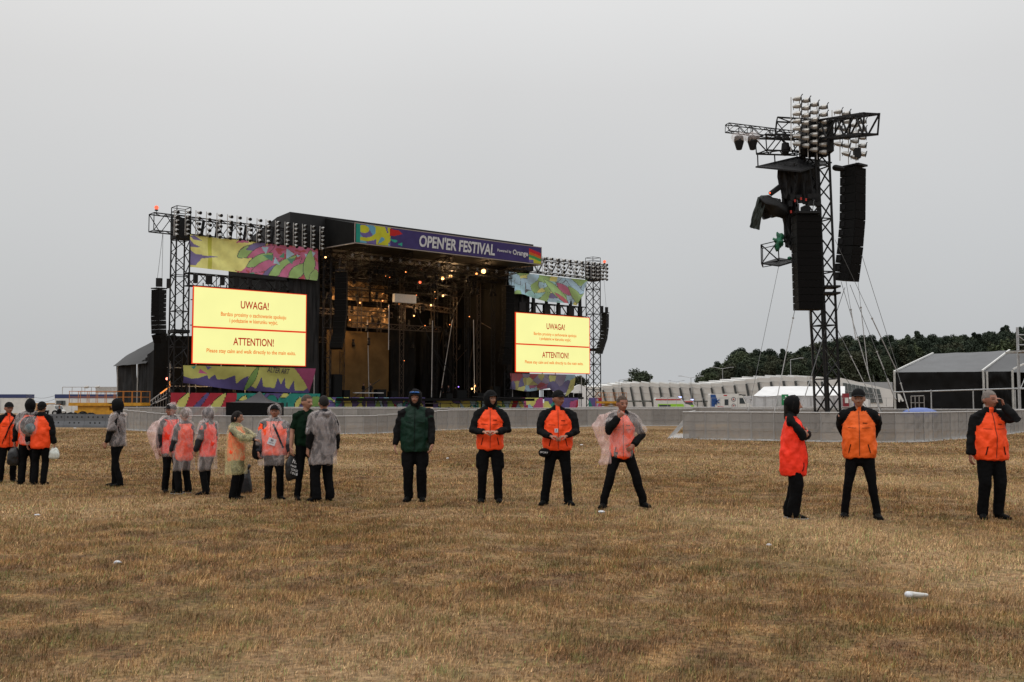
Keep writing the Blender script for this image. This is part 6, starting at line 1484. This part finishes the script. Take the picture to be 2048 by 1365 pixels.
# end wing with big window
d2=185; P=lambda px,py,dy=0: at(px,py,d2+dy); m=MB(); c=[P(1680,757),P(1763,774),P(1795,806),P(1680,812)]
fp=[V((P(1680,757).x,d2,0)),V((P(1795,800).x,d2,0)),P(1795,783),P(1681,756)]; m.extrude(fp,(0,20,0)); m.build('end_wing',hallw,HL)
wp=[P(1686,766,-.15),P(1759,779,-.15),P(1766,806,-.15),P(1690,806,-.15)]; m=MB(); m.extrude(wp,(0,.1,0)); w_=m.build('big_window',pm('hall_glazing',(.10,.115,.115),.15,.2,1),HL)
m=MB()
for k in range(1,9):
    a_=wp[0].lerp(wp[1],k/9); b_=wp[3].lerp(wp[2],k/9); m.bar(a_-V((0,.1,0)),b_-V((0,.1,0)),.05)
for k in(.4,.7): m.bar(wp[0].lerp(wp[3],k)-V((0,.1,0)),wp[1].lerp(wp[2],k)-V((0,.1,0)),.05)
m.build('glazing_bar',galv,w_)
m=MB(); m.box(at(1745,770,215)-V((0,0,2.6)),(11,16,6.0)); m.build('rear_wing',pm('grey_cladding',(.30,.31,.32),.6),HL)
# low canopies before the hall
CN=thing('open_canopy','row of dark green-grey flat canopies at the foot of the white hall','canopy',at(1290,806,200)); m=MB()
for px in(1268,1290,1310,1395,1412): c=at(px,803,200); m.box(c,(2.4,2,.25)); m.bar(V((c.x,200,0)),c,.1)
m.build('canopy_roof',pm('canopy_grey',(.10,.11,.10)),CN)
# marquee
MQ=thing('white_marquee','white peaked marquee tent in front of the hall, left of the tower','tent',at(1600,806,150)); D=150
eL=at(1507,792,D); rL=at(1528,774,D+6); eR=at(1690,791,D); rR=at(1690,773,D+6)
m=MB(); patch(m,at(1556,791,D),eR,rR,at(1553,773,D+6),14,6,.1,1); patch(m,eL,at(1556,791,D),at(1553,773,D+6),rL,8,6,.35,3); m.build('roof_sheet',whitet,MQ,smooth=True)
m=MB(); m.box(V(((eL.x+eR.x)/2,D+5.9,eL.z/2)),(eR.x-eL.x-.3,11.6,eL.z-.02)); m.build('side_wall',pm('marquee_side',(.50,.51,.53),.6),MQ)
m=MB()
for k in range(9): x=eL.x+(eR.x-eL.x)*k/8; m.bar(V((x,D-.1,0)),V((x,D-.1,eL.z)),.07)
m.build('leg',galv,MQ)
m=MB(); c=at(1570,800,149); m.box(c,(1.0,.06,1.6)); sg=m.build('sign_board',pm('green_sign',(.01,.20,.07),.5)); tag(sg,'green sign with a white arrow figure before the marquee','sign')
m=MB(); m.bar(c+V((-.15,-.05,-.4)),c+V((.1,-.05,.2)),.07); m.bar(c+V((.1,-.05,.2)),c+V((.25,-.05,-.3)),.06); m.sphere(c+V((.1,-.06,.45)),.12,8,6); m.bar(c+V((-.3,-.05,.0)),c+V((.3,-.05,.1)),.05); m.build('pictogram',white_m,sg)
# small tents and cars under the right screen
for x0,x1,yt,ye,D,l in((1096,1130,766,782,170,'small white peaked tent seen under the right yellow screen, left one'),(1133,1186,769,782,175,'white tent seen under the right yellow screen beside the far mast'),(1705,1740,795,800,170,'low white tent roof behind the man with hands behind his back')):
    a_,b_=at(x0,ye,D),at(x1,ye,D); A=thing('small_tent',l,'tent',((a_.x+b_.x)/2,D,0)); m=MB(); cx_=(a_.x+b_.x)/2; tz=at(x0,yt,D).z
    m.extrude([V((a_.x,D,0)),V((b_.x,D,0)),V((b_.x,D,a_.z)),V((cx_,D,tz)),V((a_.x,D,a_.z))],(0,6,0)); m.build('tent_sheet',whitet,A)
    m=MB()
    for x in(a_.x,cx_,b_.x): m.bar(V((x,D-.05,0)),V((x,D-.05,a_.z)),.06)
    m.build('leg',galv,A)
A=thing('portable_toilet','white portable toilet with a blue door near the hall window','toilet',at(1704,806,150)); c=at(1704,801,150); m=MB(); m.chain([V((c.x,150,0.1)),V((c.x,150,2.15))],[(.95,.7),(.9,.65)],n=4,capf=.3); m.build('shell',whitep,A); m=MB(); m.box(V((c.x+.35,149.35,1.2)),(.6,.05,1.8)); m.build('door',navy,A)
A=thing('red_barrier_stack','dark red upright machine casing left of the portable toilet','machine',at(1691,806,149)); c=at(1691,790,149); m=MB(); m.box(V((c.x,149,c.z/2+.2)),(.8,.8,c.z)); m.build('casing',pm('dark_red_paint',(.22,.02,.03)),A); m=MB(); m.box(V((c.x,148.55,c.z*.7)),(.5,.06,.8)); m.build('hatch',whitep,A); A.name='machine_casing'
# wire fence before the hall
WF=thing('wire_fence','fine wire mesh site fence along the foot of the white hall','fence',(at(1450,806,140).x,140,0)); m=MB(); x0=at(1335,800,142).x; x1=at(1790,800,142).x
n=26
for i in range(n+1): x=x0+(x1-x0)*i/n; m.bar(V((x,142,0)),V((x,142,2.3)),.035)
for z_ in(.2,2.25): m.bar(V((x0,142,z_)),V((x1,142,z_)),.03)
m.build('fence_frame',galv,WF)
def slamp(px,py,D,label,two=True):
    c=at(px,py,D); A=thing('street_lamp',label,'street lamp',(c.x,D,0),0,'street lamps beyond the hall'); m=MB(); m.bar(V((c.x,D,0)),c,.09,6,.06); m.build('pole',galv,A)
    for sx in((-1,1) if two else (1,)):
        m=MB(); q=c+V((sx*2.0,0,.35)); m.bar(c,q,.05,5); m.build('arm',galv,A); m=MB(); m.box(q+V((sx*.3,0,.02)),(.8,.3,.12)); m.build('lamp_head',galv,A)
slamp(1382,756,215,'tallest double-armed street lamp in front of the white hall'); slamp(1353,764,330,'thin double-armed street lamp between the lone tree and the tallest lamp'); slamp(1238,761,215,'street lamp just left of the lone round tree',False); slamp(1204,768,330,'thin street lamp closest to the far mast')
slamp(1445,738,240,'bare lamp pole standing before the left end of the wood',True); slamp(1581,720,210,'bare pole before the wood, left of the tower',False)
# ================================================================ TREES
bark=pm('bark',(.06,.045,.035),.9,.3,4); leaf=[]
for i,c in enumerate(((.050,.065,.038),(.036,.050,.033),(.068,.086,.044),(.056,.062,.038))): leaf.append(pm('foliage_%s'%('mid','dark','light','dull')[i],c,.8,.5,.9,spec=.15,dark=(.6,.6,.6)))
def tree_mesh(kind,H,Wd,nleaf,seed,ls):
    q=random.Random(seed); cl=[]
    if kind=='broad':
        for i in range(26):
            a=q.random()*6.28; zz=q.uniform(.32,.95); rr_=Wd/2*math.sin(min(1,max(.15,(1.04-zz)/.72))*math.pi*.62)*q.uniform(.3,1); cl.append((V((math.cos(a)*rr_,math.sin(a)*rr_,zz*H)),q.uniform(.11,.22)*H*.8))
    elif kind=='pine':
        for i in range(20):
            a=q.random()*6.28; zz=q.uniform(.35,.98); rr_=Wd/2*(1.12-zz)**.7*q.uniform(.3,1); cl.append((V((math.cos(a)*rr_,math.sin(a)*rr_,zz*H)),q.uniform(.07,.13)*H))
    else:
        for i in range(34):
            a=q.random()*6.28; zz=q.uniform(.12,1.0); rr_=Wd/2*(1.03-zz)*q.uniform(.3,1.05); cl.append((V((math.cos(a)*rr_,math.sin(a)*rr_,zz*H)),(.035+.09*(1-zz))*H))
    vs=[];fs=[]
    for i in range(nleaf):
        c,r=q.choice(cl); d=V((q.gauss(0,1),q.gauss(0,1),q.gauss(0,.8))).normalized()*(r*q.random()**.45); p=c+d
        n_=V((q.gauss(0,1),q.gauss(0,1),q.gauss(.5,1))).normalized(); t=n_.cross(V((q.random(),q.random(),q.random()+.1))).normalized(); b_=n_.cross(t); s_=ls*q.uniform(.5,1.4); o=len(vs)
        vs+=[p+t*s_,p+b_*s_*.7,p-t*s_,p-b_*s_*.7]; fs.append((o,o+1,o+2,o+3))
    tm=MB(); tm.bar((0,0,0),(0,0,H*.55),H*.018,7,H*.012); tm.bar((0,0,H*.55),(0,0,H*.93),H*.012,6,H*.003)
    for c,r in cl[::2]: tm.bar((0,0,c.z*.72),c,H*.006,4,H*.002)
    return vs,fs,tm
def make_tree(name,kind,H,Wd,n,seed,mat,ls,label,grp=None):
    LOCAL[0]=True; A=thing(name,label,'tree',(0,0,0),0,grp); vs,fs,tm=tree_mesh(kind,H,Wd,n,seed,ls); m=MB(); m.v=vs; m.f=fs; m.m=[0]*len(fs); m.build('crown',mat,A); tm.build('trunk',bark,A); LOCAL[0]=False; return A
# hill under the wood
def hz(x,y): 
    u=max(0,min(1,(x-55)/130)); return (.5+13*u**1.3)*max(0,min(1,(y-255)/60))
mb=MB(); XS=[40+8*i for i in range(36)]; YS=[250+12*i for i in range(18)]
mb.v=[V((x,y,-.2+hz(x,y))) for y in YS for x in XS]; w=len(XS); mb.f=[(j*w+i,j*w+i+1,(j+1)*w+i+1,(j+1)*w+i) for j in range(len(YS)-1) for i in range(w-1)]; mb.m=[0]*len(mb.f)
tag(mb.build('hill',pm('hill_undergrowth',(.035,.045,.02),.9,.4,.2),origin=(120,300,0),smooth=True),'wooded rise behind the hall','hill',kind='structure')
protos=[make_tree('deciduous_tree','broad',15,10,9500,1,leaf[0],.30,'x'),make_tree('pine_tree','pine',17,7.0,9000,2,leaf[1],.23,'x'),make_tree('deciduous_tree','broad',14,9,9500,3,leaf[2],.29,'x'),make_tree('spruce_tree','spruce',18,5.5,8000,4,leaf[1],.22,'x'),make_tree('deciduous_tree','broad',16,9,9500,5,leaf[3],.30,'x'),make_tree('pine_tree','pine',18,7,9000,6,leaf[1],.23,'x')]
used=[False]*6
TL_={0:'mid green leafy tree in the wood on the rise behind the hall',1:'dark pine in the wood on the rise behind the hall',2:'light green leafy tree in the wood on the rise behind the hall',3:'pointed dark spruce in the wood on the rise behind the hall',4:'dull green leafy tree in the wood on the rise behind the hall',5:'tall dark pine in the wood on the rise behind the hall'}
GN_=['mid green trees of the wood','dark pines of the wood','light green trees of the wood','spruces of the wood','dull green trees of the wood','tall pines of the wood']
def plant(k,x,y,sc,label=None,zr=None):
    if not used[k]: o=protos[k]; used[k]=True; o.location=(x,y,hz(x,y)-.3); o.rotation_euler=(0,0,R.random()*6); o['label']=TL_[k]
    else: o=copy_tree(protos[k],(x,y,hz(x,y)-.3),R.random()*6,label or TL_[k])
    o.scale=(sc*R.uniform(.85,1.15),sc*R.uniform(.85,1.15),sc); o['group']=GN_[k]
    return o
def skyl(px):
    P=[(1395,760),(1404,738),(1430,735),(1450,725),(1468,705),(1510,702),(1560,704),(1600,700),(1640,692),(1660,690),(1700,677),(1760,681),(1820,672),(1880,674),(1940,670),(2000,663),(2048,655),(2100,650)]
    if px<=P[0][0]: return P[0][1]
    for a,b in zip(P[:-1],P[1:]):
        if a[0]<=px<=b[0]: return a[1]+(b[1]-a[1])*(px-a[0])/(b[0]-a[0])
    return P[-1][1]
for rw,(Y,dz) in enumerate(((262,12),(276,8),(292,4),(312,0))):
    px=1400+rw*5 if rw else 1404
    while px<2090:
        top=at(px,skyl(px)+dz*1.6+R.uniform(-4,7)+ (6 if rw<3 else 0),Y); x=top.x; base=hz(x,Y)-.3; h=top.z-base
        k=R.choice((0,2,4,0,1) if px<1520 or rw==0 and R.random()<.4 else (1,5,3,0,3,1,4,3)); H0=(15,17,14,17,16,18)[k]
        plant(k,x,Y+R.uniform(-4,4),max(.35,h/H0)); px+=R.uniform(9,15)+ (3 if rw==0 else 0)
lone=make_tree('round_tree','broad',12,9.5,7000,21,leaf[0],.27,'lone round tree rising behind the left part of the white hall'); p=at(1279,742,262); lone.location=(p.x,262,0); lone.scale=(1.05,1.05,p.z/12.0)
sec=make_tree('round_tree','broad',10,9,3600,23,leaf[3],.34,'dark tree seen under the right yellow screen beside the far mast'); p=at(1156,756,262); sec.location=(p.x,262,0); sec.scale=(.85,.85,p.z/10.0)
# ================================================================ WORLD, SUN, CAMERA
wd=bpy.data.worlds.new('World'); scene.world=wd; wd.use_nodes=True; nt=wd.node_tree; bg=nt.nodes['Background']; L=nt.links
sky=nt.nodes.new('ShaderNodeTexSky'); sky.sky_type='NISHITA'; sky.sun_disc=False; sky.sun_elevation=rad(48); sky.sun_rotation=rad(-40); sky.dust_density=4; sky.air_density=1.5
tc=nt.nodes.new('ShaderNodeTexCoord'); sx=nt.nodes.new('ShaderNodeSeparateXYZ'); L.new(tc.outputs['Generated'],sx.inputs[0])
cr=nt.nodes.new('ShaderNodeValToRGB'); e=cr.color_ramp.elements; e[0].position=0; e[0].color=(.485,.50,.515,1); e[1].position=1; e[1].color=(1.9,1.88,1.85,1)
for p_,c in((.06,(.49,.505,.52,1)),(.16,(.55,.56,.57,1)),(.30,(.63,.63,.63,1)),(.45,(.78,.78,.775,1)),(.65,(1.3,1.29,1.28,1))): k=e.new(p_); k.color=c
L.new(sx.outputs['Z'],cr.inputs[0])
ns=nt.nodes.new('ShaderNodeTexNoise'); ns.inputs['Scale'].default_value=1.3; ns.inputs['Detail'].default_value=3; L.new(tc.outputs['Generated'],ns.inputs['Vector'])
mr=nt.nodes.new('ShaderNodeMapRange'); mr.inputs[1].default_value=.3; mr.inputs[2].default_value=.7; mr.inputs[3].default_value=.945; mr.inputs[4].default_value=1.055; L.new(ns.outputs['Fac'],mr.inputs[0])
mu=nt.nodes.new('ShaderNodeVectorMath'); mu.operation='SCALE'; L.new(cr.outputs[0],mu.inputs[0]); L.new(mr.outputs[0],mu.inputs['Scale'])
sk=nt.nodes.new('ShaderNodeVectorMath'); sk.operation='SCALE'; sk.inputs['Scale'].default_value=.004; L.new(sky.outputs[0],sk.inputs[0])
ad=nt.nodes.new('ShaderNodeVectorMath'); ad.operation='ADD'; L.new(mu.outputs[0],ad.inputs[0]); L.new(sk.outputs[0],ad.inputs[1])
L.new(ad.outputs[0],bg.inputs[0]); bg.inputs[1].default_value=1.0
sl=bpy.data.lights.new('sun','SUN'); sl.energy=.5; sl.angle=rad(35); sl.color=(1,.97,.93); so=bpy.data.objects.new('sun',sl); COL.objects.link(so); so.rotation_euler=(rad(42),0,rad(-40))
cd=bpy.data.cameras.new('camera'); co=bpy.data.objects.new('camera',cd); COL.objects.link(co); co.location=EYE; co.rotation_euler=(rad(90)+TH,0,0); cd.sensor_width=36; cd.lens=F/2048*36; cd.clip_end=6000; cd.clip_start=.1
scene.camera=co
scene.render.resolution_x=1024; scene.render.resolution_y=682; scene.render.engine='CYCLES'
scene.cycles.transparent_max_bounces=24; scene.cycles.max_bounces=6
vs_=scene.view_settings; vs_.view_transform='Standard'; vs_.look='None'; vs_.gamma=1; vs_.exposure=0
print('objects',len(bpy.data.objects))
